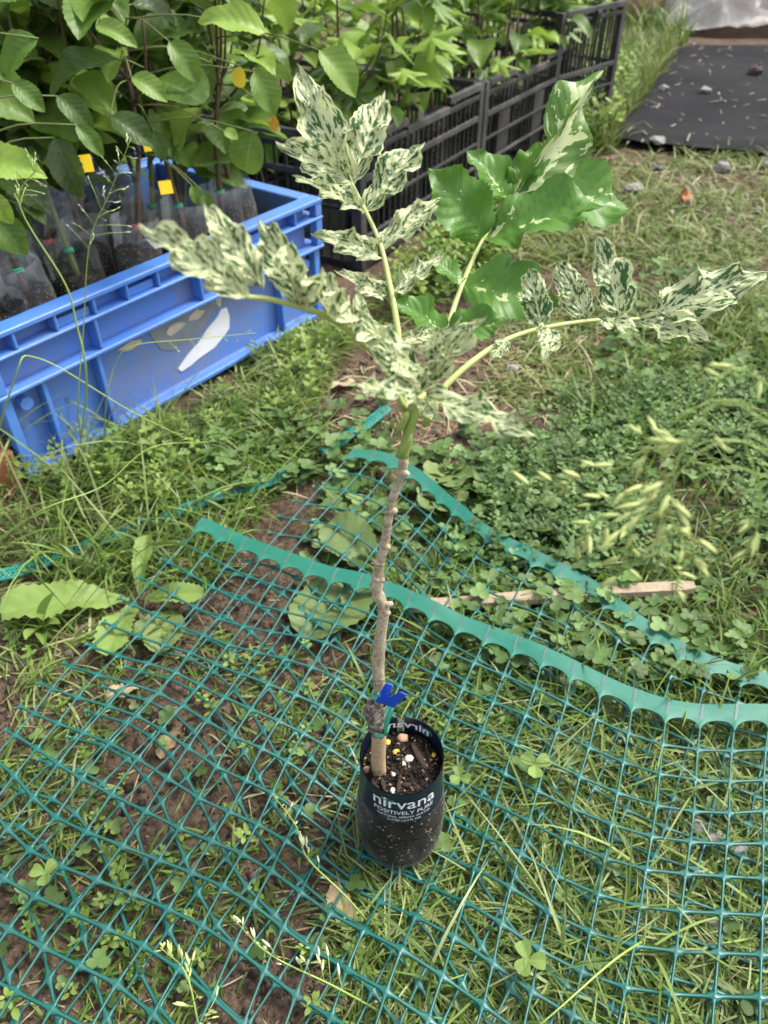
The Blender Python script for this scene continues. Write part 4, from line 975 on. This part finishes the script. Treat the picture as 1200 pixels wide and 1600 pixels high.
# dry leaves
DRYM = [leaf_mesh('dry_leaf', M_DRY, .55, .5, .7, 1, .08, .06, 2, .01, .15, .12, .25, 20, 3, s) for s in range(3)]
ORM = leaf_mesh('dry_leaf', plain('rust_leaf', (.42, .16, .06), .7, .4, 60), .7, .5, .6, 0, 0, .12, 1.5, 0, .3, .3, .3, 12, 3, 9)
for px, py, an, s, mm, lab in ((165, 1093, .3, .035, DRYM[0], 'tan dry leaf on bare soil beside the net corner'), (250, 1185, 1.2, .035, DRYM[1], 'brownish dry leaf under the net on bare soil'), (1080, 322, 2.0, .05, ORM, 'rust orange dry leaf in grass near the weed cloth'), (515, 612, .2, .06, DRYM[2], 'curled brown dry leaf on the bare soil path'),
                          (890, 692, .4, .03, DRYM[1], 'pale dry leaf scrap in clover'), (555, 735, 2.4, .025, DRYM[2], 'small yellowed leaf beside the inner net edge'), (545, 1450, 2.0, .035, DRYM[0], 'brown dry leaf under the net below the bottle pot')):
    p = G(px, py, .0); z_ = gh(p.x, p.y) + .006; b = Vector((p.x, p.y, z_)); e = b + Vector((math.cos(an) * s, math.sin(an) * s, .003)); tag(obj('dry_leaf', mm, None, aim(b, e, (R.uniform(-.3, .3), R.uniform(-.3, .3), 1))), lab, 'dry leaf')

# ------------------------------------------------------------------ broad-leaved weeds
DAND = [leaf_mesh('leaf', M_WEED, .42, .9, .45, 1, .09, .03, 2, .01, .2, .12, 0, 26, 4, 50 + s) for s in range(2)]
DOCK = [leaf_mesh('leaf', M_WEEDDULL, .55, .7, .5, 1, .04, .03, 2, .012, .2, .1, 0, 24, 4, 60 + s) for s in range(2)]
SMALL = [leaf_mesh('leaf', M_WEED, .42, .7, .9, 0, 0, .02, 1, 0, .3, .15, 0, 12, 3, 70 + s) for s in range(2)]
def weed(name, label, cat, root_px, leaves, pool, group=None):
    r0 = G(*root_px); r0.z = gh(r0.x, r0.y); o = thing(name, r0, label, cat, group)
    for (tx, ty, z_, w) in leaves:
        e = G(tx, ty, z_); obj('leaf', R.choice(pool), o, aim(r0.lerp(e, .05) + Vector((0, 0, .006)), e, (R.uniform(-.15, .15), R.uniform(-.25, .1), 1), w))
weed('dandelion', 'broad dandelion rosette with leaves spread flat on soil beside the net', 'weed', (215, 935), [(0, 958, .02, .95), (165, 1025, .015, 1.0), (232, 835, .03, .7), (320, 930, .02, .8)], DAND)
weed('dock_plant', 'dull green broad weed leaf lying under the netting', 'weed', (270, 950), [(250, 1022, .012, 1.1), (215, 1000, .01, .9)], DOCK)
weed('dock_plant', 'largest pale broad leaf pair under the inner net behind the sapling stem', 'weed', (590, 885), [(515, 815, .012, 1.3), (478, 1000, .006, 1.2), (555, 965, .006, 1.1)], DOCK)
weed('sprout', 'bright green three leaved sprout on the dandelion leaf', 'weed', (66, 985), [(85, 925, .05, .7), (40, 1000, .03, .8), (95, 975, .03, .8), (70, 1010, .02, .7)], SMALL)
weed('sprout', 'pair of oval leaves under the net below the bottle pot', 'weed', (485, 1500), [(505, 1460, .02, 1.2), (468, 1490, .015, 1.1)], DOCK)
for px, py in ((700, 740), (780, 755), (690, 778)):
    p = G(px, py); weed('broad_weed', 'low rosette weed with oval leaves on soil between the nets and clover', 'weed', (px, py), [(px + math.cos(a_) * 38, py + math.sin(a_) * 22, .025, 1.2) for a_ in (0.2, 1.3, 2.4, 3.4, 4.5, 5.5)], DOCK, 'oval leaved rosettes by the clover')
def clover_leaf_obj(px, py, s, label):
    p = G(px, py, .03); r0 = Vector((p.x + .01, p.y + .01, gh(p.x, p.y))); o = thing('clover', r0, label, 'clover'); MB().tube([r0, r0.lerp(p, .6) + Vector((0, 0, .006)), p], .0007, 5).obj('stalk', M_STEM, o, smooth=True)
    for k in range(3):
        a_ = k * 2.094 + px; obj('leaflet', CLV, o, aim(p, p + Vector((math.cos(a_) * s, math.sin(a_) * s, .002)), (0, -.1, 1), 1.0))
CLV = leaf_mesh('leaflet', M_WEED, .95, .75, .35, 0, 0, .02, 1, 0, .25, .1, 0, 10, 3, 80)
clover_leaf_obj(836, 1196, .014, 'large clover leaf growing up through the net beyond the bottle pot')
clover_leaf_obj(718, 1215, .01, 'small clover leaf through the net near the bottle pot'); clover_leaf_obj(825, 1500, .013, 'clover leaf under the net in thin grass near the large flat stone'); clover_leaf_obj(70, 1365, .011, 'clover leaf on bare soil between the net strands')

# ------------------------------------------------------------------ ground cover: grass, clover, litter, crumbs (uncountable)
GREEN = np.array([(.10, .20, .025), (.15, .26, .035), (.2, .31, .05), (.07, .14, .022), (.27, .37, .09), (.12, .22, .05)])
PALE = np.array([(.24, .34, .07), (.32, .42, .12), (.17, .28, .05), (.4, .46, .2), (.11, .2, .035), (.08, .15, .025)])
FARG = np.array([(.22, .31, .06), (.3, .36, .11), (.15, .24, .04), (.36, .36, .15), (.1, .18, .03)])
STRAW = np.array([(.5, .4, .22), (.42, .32, .17), (.56, .48, .3), (.3, .21, .11)])
def quad(px, n, margin=0):
    c = [G(*q) for q in px]; u = NR.random(n); w = NR.random(n)
    c = np.array([(q.x, q.y) for q in c]); p = (c[0][None] * ((1 - u) * (1 - w))[:, None] + c[1][None] * (u * (1 - w))[:, None] + c[2][None] * (u * w)[:, None] + c[3][None] * ((1 - u) * w)[:, None]); return p
# things the ground cover must not grow through: (matrix, L, W)
SOLID = [(MBLUE, .6, .4), (MBLUE2, .6, .4), (MA, .58, .38), (MBk, .58, .38), (MCk, .36, .5), (MD, .58, .38)]
def clear(p, extra=.0):
    k = np.hypot(p[:, 0] - PX, p[:, 1] - PY) > .037 + extra
    for M, L_, W_ in SOLID:
        Mi = M.inverted(); x = Mi[0][0] * p[:, 0] + Mi[0][1] * p[:, 1] + Mi[0][3]; y = Mi[1][0] * p[:, 0] + Mi[1][1] * p[:, 1] + Mi[1][3]
        k &= ~((x > -.012) & (x < L_ + .012) & (y > -.012) & (y < W_ + .012))
    # the cloth
    k &= ~((p[:, 1] > 2.62 - (p[:, 0] - .70) * .34) & (p[:, 0] > .72 + (p[:, 1] - 2.6) * .46))
    return p[k]
GV, GF, GT = [], [], []
def blades(p, L0, L1, w0, w1, e0, e1, droop, pal, store, clump=0.0, up=0.0):
    p = clear(p); n = len(p); SEG = 5
    if n == 0: return
    L = NR.uniform(L0, L1, n) * (1 - .35 * NR.random(n)); w = NR.uniform(w0, w1, n); az = NR.uniform(0, 6.283, n) + clump * vnoise(p[:, 0] * 9, p[:, 1] * 9) * 12
    el = NR.uniform(e0, e1, n); dr = NR.uniform(.3, 1.0, n) * droop; z0 = ground_h(p[:, 0], p[:, 1]) - .003
    cur = np.stack([p[:, 0], p[:, 1], z0], -1); V = np.zeros((n, SEG + 1, 2, 3)); bend = NR.uniform(-.5, .5, n)
    tw = NR.uniform(-.6, .6, n)
    for i in range(SEG + 1):
        t_ = i / SEG; ww = w * (.75 + .5 * t_) * (1 - t_ ** 2.2) + 1e-5; a_ = az + bend * t_; sd_ = np.stack([-np.sin(a_) * np.cos(tw), np.cos(a_) * np.cos(tw), np.sin(tw)], -1) * ww[:, None] * .5
        V[:, i, 0] = cur - sd_; V[:, i, 1] = cur + sd_
        e = el - dr * t_ * 1.6; st = (L / SEG)[:, None] * np.stack([np.cos(a_) * np.cos(e), np.sin(a_) * np.cos(e), np.sin(e)], -1); cur = cur + st
        g_ = ground_h(cur[:, 0], cur[:, 1]) + .002; cur[:, 2] = np.maximum(cur[:, 2], g_)
    idx = np.arange(n)[:, None, None] * (2 * SEG + 2); q = np.array([(2 * i, 2 * i + 1, 2 * i + 3, 2 * i + 2) for i in range(SEG)])[None]
    c = pal[NR.integers(0, len(pal), n)] * NR.uniform(.75, 1.2, (n, 1))
    off = sum(len(x) for x in store[0]); store[0].append(V.reshape(-1, 3)); store[1].append((idx + q).reshape(-1, 4) + off); store[2].append(np.repeat(c, 2 * SEG + 2, 0))
def flush(name, store, mat, label, cat):
    o = obj(name, big_mesh(name, np.concatenate(store[0]), np.concatenate(store[1]), mat, np.concatenate(store[2]), True)); tag(o, label, cat, kind='stuff')
def thin(p, f, thr, sc=7, off=0): return p[(vnoise(p[:, 0] * sc + off, p[:, 1] * sc - off) + NR.uniform(-f, f, len(p))) > thr]
st = ([], [], [])
blades(quad([(520, 1900), (1700, 1900), (1700, 1110), (560, 1130)], 15000), .03, .085, .0014, .0030, .15, .75, 1.0, PALE, st, .3)
blades(quad([(620, 1900), (1700, 1900), (1700, 1110), (700, 1130)], 420), .08, .15, .0016, .003, .4, .9, 1.0, PALE, st)
flush('pale_grass', st, M_GRASS, 'thin pale green grass under the net on the bottle pot side away from the crates', 'grass')
st = ([], [], [])
blades(thin(quad([(-500, 1900), (620, 1900), (620, 1000), (-500, 1000)], 5200), .12, .16, 11), .015, .05, .0015, .0035, .2, .9, 1.0, GREEN, st, .4)
blades(quad([(-500, 1900), (620, 1900), (620, 1000), (-500, 1000)], 500), .02, .05, .0015, .003, .2, .8, 1.0, PALE, st, .4)
blades(thin(quad([(-500, 1330), (120, 1330), (200, 900), (-500, 900)], 2600), .2, -.05, 9), .03, .08, .0015, .0035, .2, .9, 1.0, PALE, st, .4)
flush('sparse_grass', st, M_GRASS, 'sparse short grass sprouting from bare brown soil under the net', 'grass')
st = ([], [], [])
blades(thin(quad([(-500, 905), (330, 905), (520, 640), (-500, 640)], 5500), .25, -.12, 8), .04, .11, .0018, .0042, .3, 1.1, 1.1, GREEN, st, .5)
blades(quad([(-500, 900), (240, 900), (300, 690), (-500, 690)], 700), .10, .24, .0022, .004, .5, 1.2, 1.1, PALE, st, .5)
blades(thin(quad([(120, 760), (480, 640), (560, 480), (380, 560)], 5200), .25, -.15, 9), .03, .09, .0018, .004, .3, 1.0, 1.0, PALE, st, .5)
blades(quad([(230, 820), (560, 740), (620, 660), (300, 740)], 450), .03, .08, .0015, .003, .3, 1.0, 1.0, GREEN, st, .5)
flush('crate_side_grass', st, M_GRASS, 'tangled green grass along the foot of the blue crate', 'grass')
st = ([], [], [])
blades(quad([(560, 1130), (1700, 1150), (1700, 900), (600, 880)], 3000), .04, .10, .0018, .0038, .3, 1.1, 1.0, GREEN, st, .4)
blades(quad([(480, 960), (760, 1000), (760, 760), (520, 740)], 500), .03, .07, .0015, .003, .3, 1.0, 1.0, GREEN, st, .4)
blades(quad([(640, 900), (1700, 900), (1700, 640), (900, 640)], 2600), .04, .10, .002, .004, .3, 1.1, 1.0, GREEN, st, .4)
blades(thin(quad([(880, 700), (1800, 700), (1800, 470), (1000, 470)], 5000), .3, -.2), .05, .12, .002, .0045, .5, 1.3, .9, GREEN, st, .4)
flush('clover_grass', st, M_GRASS, 'fresh green grass mixed into the clover patch', 'grass')
st = ([], [], [])
blades(thin(quad([(760, 620), (1900, 620), (2000, 330), (800, 400)], 20000), .25, -.15, 6), .03, .09, .0018, .004, .05, .8, .9, FARG, st, .5)
blades(thin(quad([(560, 520), (860, 520), (900, 380), (600, 430)], 1500), .25, -.05, 6), .03, .08, .0018, .004, .1, .9, .9, FARG, st, .5)
blades(thin(quad([(800, 420), (2000, 360), (2200, 235), (860, 240)], 16000), .3, -.2, 6), .04, .12, .0025, .005, .1, 1.0, 1.0, FARG, st, .5)
blades(quad([(640, 500), (760, 420), (960, 190), (900, 190)], 1500), .04, .10, .0025, .005, .3, 1.2, 1.0, GREEN, st, .5)
blades(quad([(890, 235), (960, 235), (1060, 75), (920, 60)], 2600), .06, .17, .004, .008, .9, 1.5, .7, FARG, st, .4)
blades(quad([(930, 60), (1070, 75), (1100, -60), (900, -60)], 1500), .12, .3, .005, .010, .8, 1.45, .8, GREEN, st, .4)
flush('lawn_grass', st, M_GRASS, 'short yellow green grass between the black crates and the weed cloth', 'grass')
st = ([], [], [])      # coarse grass beyond the frame on all sides
def ringpts(n, x0, x1, y0, y1): return np.stack([NR.uniform(x0, x1, n), NR.uniform(y0, y1, n)], -1)
pp = ringpts(16000, -3.5, 4.5, -1.2, 7); inside = (np.abs(pp[:, 0]) < .42 + pp[:, 1] * .45) & (pp[:, 1] > .15) & (pp[:, 1] < 2.6); blades(pp[~inside], .05, .16, .004, .008, .4, 1.2, 1.0, FARG, st, .4)
flush('rough_grass', st, M_GRASS, 'rough grass spreading over the ground around the crates', 'grass')
# straw litter
st = ([], [], [])
blades(quad([(560, 1900), (1700, 1900), (1700, 1110), (560, 1130)], 700), .03, .09, .001, .0025, 0, .25, .2, STRAW, st)
blades(quad([(-400, 1900), (560, 1900), (560, 900), (-400, 900)], 350), .02, .07, .001, .002, 0, .2, .2, STRAW, st)
blades(quad([(300, 760), (1000, 700), (950, 520), (480, 560)], 420), .03, .10, .0012, .003, 0, .2, .2, STRAW, st)
blades(quad([(700, 640), (1900, 640), (2000, 240), (850, 240)], 2600), .03, .11, .0015, .004, 0, .3, .2, STRAW, st)
blades(quad([(-300, 900), (400, 900), (500, 650), (-300, 650)], 320), .04, .13, .0012, .003, 0, .5, .4, STRAW, st)
blades(quad([(640, 1100), (1500, 1100), (1500, 650), (700, 650)], 260), .03, .09, .0012, .003, .05, .5, .3, STRAW, st)
pc = quad([(960, 235), (1500, 240), (1500, 80), (1060, 80)], 300); n = len(pc)
flush('straw_litter', st, M_LITTER, 'dry straw and dead grass bits strewn over the soil and lawn', 'straw')
# chips and clippings on the cloth
V_, F_, T_ = [], [], []
for k in range(240):
    x, y = pc[k]; z_ = cloth_z(x, y) + .004; a_ = R.uniform(0, 3.14); l, w = R.uniform(.003, .018), R.uniform(.001, .003)
    if R.random() < .1: l *= 2
    c, s = math.cos(a_), math.sin(a_); n0 = len(V_)
    for dx, dy, dz in ((-l, -w, 0), (l, -w, .003), (l, w, .004), (-l, w, 0)): V_.append((x + dx * c - dy * s, y + dx * s + dy * c, z_ + dz))
    F_.append((n0, n0 + 1, n0 + 2, n0 + 3)); col_ = R.choice([(.3, .29, .2), (.2, .21, .13), (.38, .34, .28), (.14, .13, .1), (.12, .17, .07)]); T_ += [col_] * 4
tag(obj('cloth_litter', big_mesh('cloth_litter', np.array(V_), np.array(F_), M_LITTER, np.array(T_))), 'dry clippings and chips scattered on the weed cloth', 'litter', kind='stuff')
# leafy cover from a template
def scatter(templ_v, templ_f, p, s, tilt, z_add, pal, store):
    p = clear(p); n = len(p); tv = np.asarray(templ_v, float); az = NR.uniform(0, 6.283, n); tx, ty = NR.uniform(-tilt, tilt, n), NR.uniform(-tilt, tilt, n)
    sc = NR.uniform(s[0], s[1], n); c, sn = np.cos(az)[:, None], np.sin(az)[:, None]; x = tv[None, :, 0] * sc[:, None]; y = tv[None, :, 1] * sc[:, None]; z_ = tv[None, :, 2] * sc[:, None]
    X_ = x * c - y * sn; Y_ = x * sn + y * c; Z_ = z_ + X_ * tx[:, None] + Y_ * ty[:, None]
    h = ground_h(p[:, 0], p[:, 1]) + NR.uniform(z_add[0], z_add[1], n)
    V = np.stack([X_ + p[:, 0:1], Y_ + p[:, 1:2], Z_ + h[:, None]], -1)
    off = sum(len(q) for q in store[0]); Fq = np.asarray(templ_f)[None] + (np.arange(n) * len(tv))[:, None, None] + off
    col = pal[NR.integers(0, len(pal), n)] * NR.uniform(.7, 1.25, (n, 1)); store[0].append(V.reshape(-1, 3)); store[1].append(Fq.reshape(-1, 3)); store[2].append(np.repeat(col, len(tv), 0))
cv_, cf_ = [], []
for k in range(3):
    a0 = k * 2.094; n0 = len(cv_); ring = [(.0, .03), (.28, .45), (.55, .50), (.85, .42), (1.0, .18), (.93, 0), (1.0, -.18), (.85, -.42), (.55, -.5), (.28, -.45)]
    for r_, w_ in ring: cv_.append((math.cos(a0) * r_ - math.sin(a0) * w_, math.sin(a0) * r_ + math.cos(a0) * w_, .06 + .22 * abs(w_) + .05 * r_))
    cv_.append((math.cos(a0) * .55, math.sin(a0) * .55, .04)); 
    for i in range(10): cf_.append((n0 + i, n0 + (i + 1) % 10, n0 + 10))
n0 = len(cv_); cv_ += [(.03, 0, .05), (-.03, .02, .05), (.2, .1, -2.2)]; cf_.append((n0, n0 + 1, n0 + 2))
CLP = np.array([(.14, .25, .07), (.18, .31, .09), (.11, .21, .05), (.23, .36, .12), (.09, .17, .045)])
st = ([], [], [])
scatter(cv_, cf_, thin(quad([(650, 1060), (1800, 1100), (1800, 660), (720, 660)], 4600), .3, -.1, 5), (.006, .012), .35, (.003, .032), CLP, st)
scatter(cv_, cf_, thin(quad([(560, 1120), (1000, 1140), (900, 900), (640, 880)], 300), .2, -.02, 7), (.007, .013), .3, (.003, .015), CLP, st)
scatter(cv_, cf_, quad([(470, 880), (720, 960), (700, 690), (520, 690)], 130), (.008, .015), .3, (.003, .02), CLP, st)
scatter(cv_, cf_, quad([(240, 780), (540, 760), (620, 620), (300, 680)], 160), (.006, .012), .3, (.008, .03), CLP, st)
scatter(cv_, cf_, quad([(-300, 1600), (1300, 1600), (1300, 1100), (-300, 1100)], 110), (.005, .010), .3, (.005, .02), CLP, st)
scatter(cv_, cf_, quad([(900, 640), (1800, 640), (1800, 420), (1000, 420)], 500), (.008, .014), .35, (.008, .035), CLP, st)
flush('clover_patch', st, M_CLOVER, 'dense clover patch beyond the nets', 'clover')
# chickweed-like sprigs: opposite oval leaves up a short stem
sv, sf = [], []
for k in range(4):
    for sgn in (-1, 1):
        a0 = k * 1.57 + (0 if sgn > 0 else 3.14159); n0 = len(sv); l = 1.15 - .2 * k; zz = k * .55
        for r_, w_ in ((.08, 0), (.45, .26), (.8, .2), (1.05, 0), (.8, -.2), (.45, -.26)): sv.append((math.cos(a0) * r_ * l - math.sin(a0) * w_ * l, math.sin(a0) * r_ * l + math.cos(a0) * w_ * l, zz + .25 * r_ + .2 * abs(w_)))
        sf += [(n0, n0 + 1, n0 + 5), (n0 + 1, n0 + 2, n0 + 5), (n0 + 2, n0 + 4, n0 + 5), (n0 + 2, n0 + 3, n0 + 4)]
n0 = len(sv); sv += [(.05, 0, -1.), (-.05, .03, -1.), (0, 0, 1.7)]; sf.append((n0, n0 + 1, n0 + 2))
WEEDP = np.array([(.26, .4, .07), (.2, .33, .06), (.32, .45, .1), (.15, .26, .05)])
st = ([], [], [])
scatter(sv, sf, thin(quad([(100, 770), (480, 660), (560, 490), (380, 560)], 200), .3, -.0, 9), (.008, .016), .5, (.005, .03), WEEDP, st)
scatter(sv, sf, thin(quad([(-300, 860), (300, 800), (330, 690), (-300, 700)], 260), .3, -.05, 9), (.008, .015), .5, (.01, .05), WEEDP, st)
scatter(sv, sf, quad([(560, 500), (760, 470), (900, 230), (760, 310)], 420), (.012, .022), .5, (.015, .06), WEEDP, st)
scatter(sv, sf, thin(quad([(700, 900), (1800, 900), (1800, 560), (820, 620)], 2600), .3, -.12, 5), (.007, .015), .5, (.008, .045), CLP, st)
scatter(sv, sf, thin(quad([(-300, 1700), (700, 1700), (700, 1000), (-300, 1000)], 260), .3, 0, 9), (.005, .010), .5, (.005, .015), WEEDP, st)
scatter(sv, sf, quad([(880, 240), (960, 220), (1000, 120), (930, 120)], 90), (.02, .04), .4, (.03, .08), WEEDP, st)
flush('leafy_weeds', st, M_CLOVER, 'small leafy weeds growing along the crates and between grass', 'weeds')
# soil crumbs and gravel
pp = np.concatenate([quad([(-500, 1900), (700, 1900), (660, 900), (-300, 900)], 5200), quad([(250, 780), (980, 720), (950, 500), (450, 560)], 2200), quad([(640, 1900), (1500, 1900), (1500, 1100), (640, 1100)], 1000)]); pp = clear(pp)
n = len(pp); s_ = NR.choice([.0012, .0018, .0025, .004, .006], n, p=[.35, .3, .2, .1, .05]); z_ = ground_h(pp[:, 0], pp[:, 1]) + s_ * .2
tint = np.array([(.06, .042, .03), (.09, .065, .045), (.14, .10, .07), (.045, .03, .02), (.2, .16, .12)])[NR.integers(0, 5, n)]
Vv, Ff, Tt = crumb_batch(np.stack([pp[:, 0], pp[:, 1], z_], -1), s_, tint)
tag(obj('soil_clods', big_mesh('soil_clods', Vv, Ff, M_CRUMB, Tt)), 'crumbly brown soil clods on the bare ground', 'soil', kind='stuff')
pp = clear(np.concatenate([quad([(960, 330), (1800, 360), (1800, 236), (950, 240)], 110), quad([(1050, 80), (1400, 80), (1400, 40), (1070, 40)], 200), quad([(900, 200), (960, 220), (1060, 80), (1020, 80)], 200)])); n = len(pp); s_ = NR.uniform(.005, .015, n)
Vv, Ff, Tt = crumb_batch(np.stack([pp[:, 0], pp[:, 1], ground_h(pp[:, 0], pp[:, 1]) + s_ * .3], -1), s_, np.array([(.3, .29, .28), (.42, .39, .36), (.2, .19, .18), (.38, .3, .25)])[NR.integers(0, 4, n)])
tag(obj('gravel', big_mesh('gravel', Vv, Ff, M_CRUMB, Tt)), 'grey gravel along the edge of the weed cloth', 'gravel', kind='stuff')

# ------------------------------------------------------------------ flowering grasses
def spikelet_mesh(mat):
    v = []; f = []; n = 6; prof_ = [(0, .0), (.075, .2), (.095, .45), (.07, .75), (0.01, 1.0)]
    for i, (r_, y) in enumerate(prof_):
        for k in range(n): th = 6.283 * k / n; v.append((math.cos(th) * r_ * 1.3, y, math.sin(th) * r_))
    for i in range(4):
        for k in range(n): f.append((i * n + k, i * n + (k + 1) % n, i * n + n + (k + 1) % n, i * n + n + k))
    return mesh('spikelet', v, f, mat)
SPK = spikelet_mesh(M_SEED); SPK2 = spikelet_mesh(M_SEEDPALE)
def panicle(pts, label, group=None, n=16, size=.01, spread=.02, spk=SPK, start=.55, rs=.0009, seed=1, droop=.3):
    rr = random.Random(seed); line = spline(pts, 30); o = thing('grass_panicle', line[0], label, 'grass stalk', group)
    mb = MB(); mb.tube(line, [lerp(rs, rs * .45, i / 29) for i in range(30)], 5)
    for k in range(n):
        q = start + (1 - start) * k / max(1, n - 1); i = min(28, int(q * 29)); p = line[i]; t_ = (line[min(29, i + 1)] - line[max(0, i - 1)]).normalized()
        a_ = rr.uniform(0, 6.283); sd_ = t_.cross(Vector((math.cos(a_), math.sin(a_), .3))).normalized(); l = spread * (1.25 - q) / (1.25 - start) * rr.uniform(.4, 1.2)
        d = (t_ * .8 + sd_ * 1.0 + Vector((0, 0, -droop))).normalized(); e = p + d * l
        mb.tube([p, p.lerp(e, .5) + Vector((0, 0, .001)), e], rs * .3, 4)
        for m in range(rr.choice((1, 2, 2, 3))):
            b = p.lerp(e, 1 - .3 * m); d2 = (d + Vector((rr.uniform(-.4, .4), rr.uniform(-.4, .4), rr.uniform(-.4, .3)))).normalized(); obj('spikelet', spk, o, aim(b, b + d2 * size * rr.uniform(.7, 1.2), (0, 0, 1)))
    obj('stalk', mb.mesh('stalk', M_STEM, True), o); return o
def depth(px, py, d):
    r = ray(px, py); return Vector((0, 0, CAM_H)) + r * d
PG = 'out of focus flowering grass stalks leaning in over the clover'
PL = 'flowering grass stalk with plump pale green spikelets leaning over the clover'
for k, (tx, ty, mx, my, d, sz_, n) in enumerate(((970, 910, 1010, 800, .25, .0065, 9), (830, 770, 960, 735, .25, .0065, 9), (1080, 880, 1045, 750, .22, .006, 12), (1000, 690, 1080, 690, .23, .006, 9), (1110, 600, 1200, 575, .24, .006, 6), (1180, 860, 1190, 780, .24, .006, 6), (890, 860, 990, 780, .26, .0065, 9), (1050, 930, 1060, 820, .25, .006, 8))):
    r0 = Vector((.34 + .03 * k, .12 + .03 * k, 0)); r0.z = gh(r0.x, r0.y); e = depth(tx, ty, d); m_ = depth(mx, my, d - .01); top = depth(1230, my - 60, d - .015)
    panicle([r0, r0.lerp(top, .55) + Vector((.03, -.02, .05)), top, m_, e], PL, PG, n, sz_, .010, SPK, .72, .00035, k, .3)
# seed head low over the net, and the fine panicles at the crate
r0 = G(585, 1450); r0.z = gh(r0.x, r0.y); panicle([r0, G(540, 1400, .04), G(480, 1340, .05), G(462, 1290, .05), G(425, 1240, .045)], 'dry bent grass stalk with seed head lying over the net beside the bottle pot', None, 10, .007, .012, SPK2, .35, .0009, 21)
r0 = G(600, 1580); r0.z = gh(r0.x, r0.y); panicle([r0, G(520, 1540, .04), G(420, 1490, .06), G(360, 1430, .06)], 'pale flowering grass lying across the net on the soil side', None, 14, .008, .018, SPK2, .3, .0009, 22)
r0 = G(320, 1640); r0.z = gh(r0.x, r0.y); panicle([r0, G(310, 1600, .05), G(290, 1520, .08), G(250, 1480, .09)], 'upright flowering grass poking through the net over dark soil', None, 14, .008, .018, SPK, .3, .0009, 23)
CY = .83
def cp(px, py, dY=0.0): return P(px, py, CY - .08 + dY)
def long_stalk(pts, label, **kw):
    r0 = pts[0].copy(); r0.z = gh(r0.x, r0.y); panicle([r0] + pts[1:], label, None, **kw)
long_stalk([G(130, 720), cp(122, 640), cp(130, 520), cp(140, 380), cp(172, 300), cp(205, 215)], 'tall fine grass panicle with airy pale spikelets in front of the blue crate', n=24, size=.005, spread=.03, spk=SPK2, start=.6, rs=.0008, seed=31)
long_stalk([G(118, 735), cp(135, 600), cp(118, 500), cp(100, 440), cp(30, 320), cp(60, 260)], 'tall bent grass stalk crossing the blue crate rim with drooping airy head', n=14, size=.004, spread=.03, spk=SPK2, start=.8, rs=.0014, seed=32)
long_stalk([G(160, 735), cp(165, 640), cp(180, 570), cp(210, 540), cp(300, 530, .02), cp(400, 520, .05)], 'thin arching grass stalk curving along the blue crate wall', n=6, size=.004, spread=.015, spk=SPK2, start=.75, rs=.0008, seed=33)
long_stalk([G(-40, 800), P(20, 600, .72), P(60, 560, .74), P(200, 640, .76), P(300, 690, .78)], 'long grass blade bent over beside the end of the blue crate', n=4, size=.004, spread=.01, spk=SPK2, start=.8, rs=.0012, seed=34)
long_stalk([G(-30, 860), P(60, 800, .62), P(160, 760, .66), P(235, 700, .7), P(330, 690, .74)], 'long pale grass stalk lying low in the grass by the crate', n=4, size=.004, spread=.01, spk=SPK2, start=.8, rs=.001, seed=35)
long_stalk([G(330, 900), P(380, 800, .68), P(450, 720, .70), P(520, 650, .72), P(575, 575, .72)], 'dark thin stalk slanting behind the variegated sapling', n=3, size=.005, spread=.012, spk=SPK2, start=.8, rs=.0009, seed=36)
long_stalk([G(1010, 1470), G(960, 1500, .06), G(880, 1570, .07), G(800, 1640, .05)], 'long pale stem lying across the net near the stones', n=3, size=.005, spread=.01, spk=SPK2, start=.85, rs=.0011, seed=37)
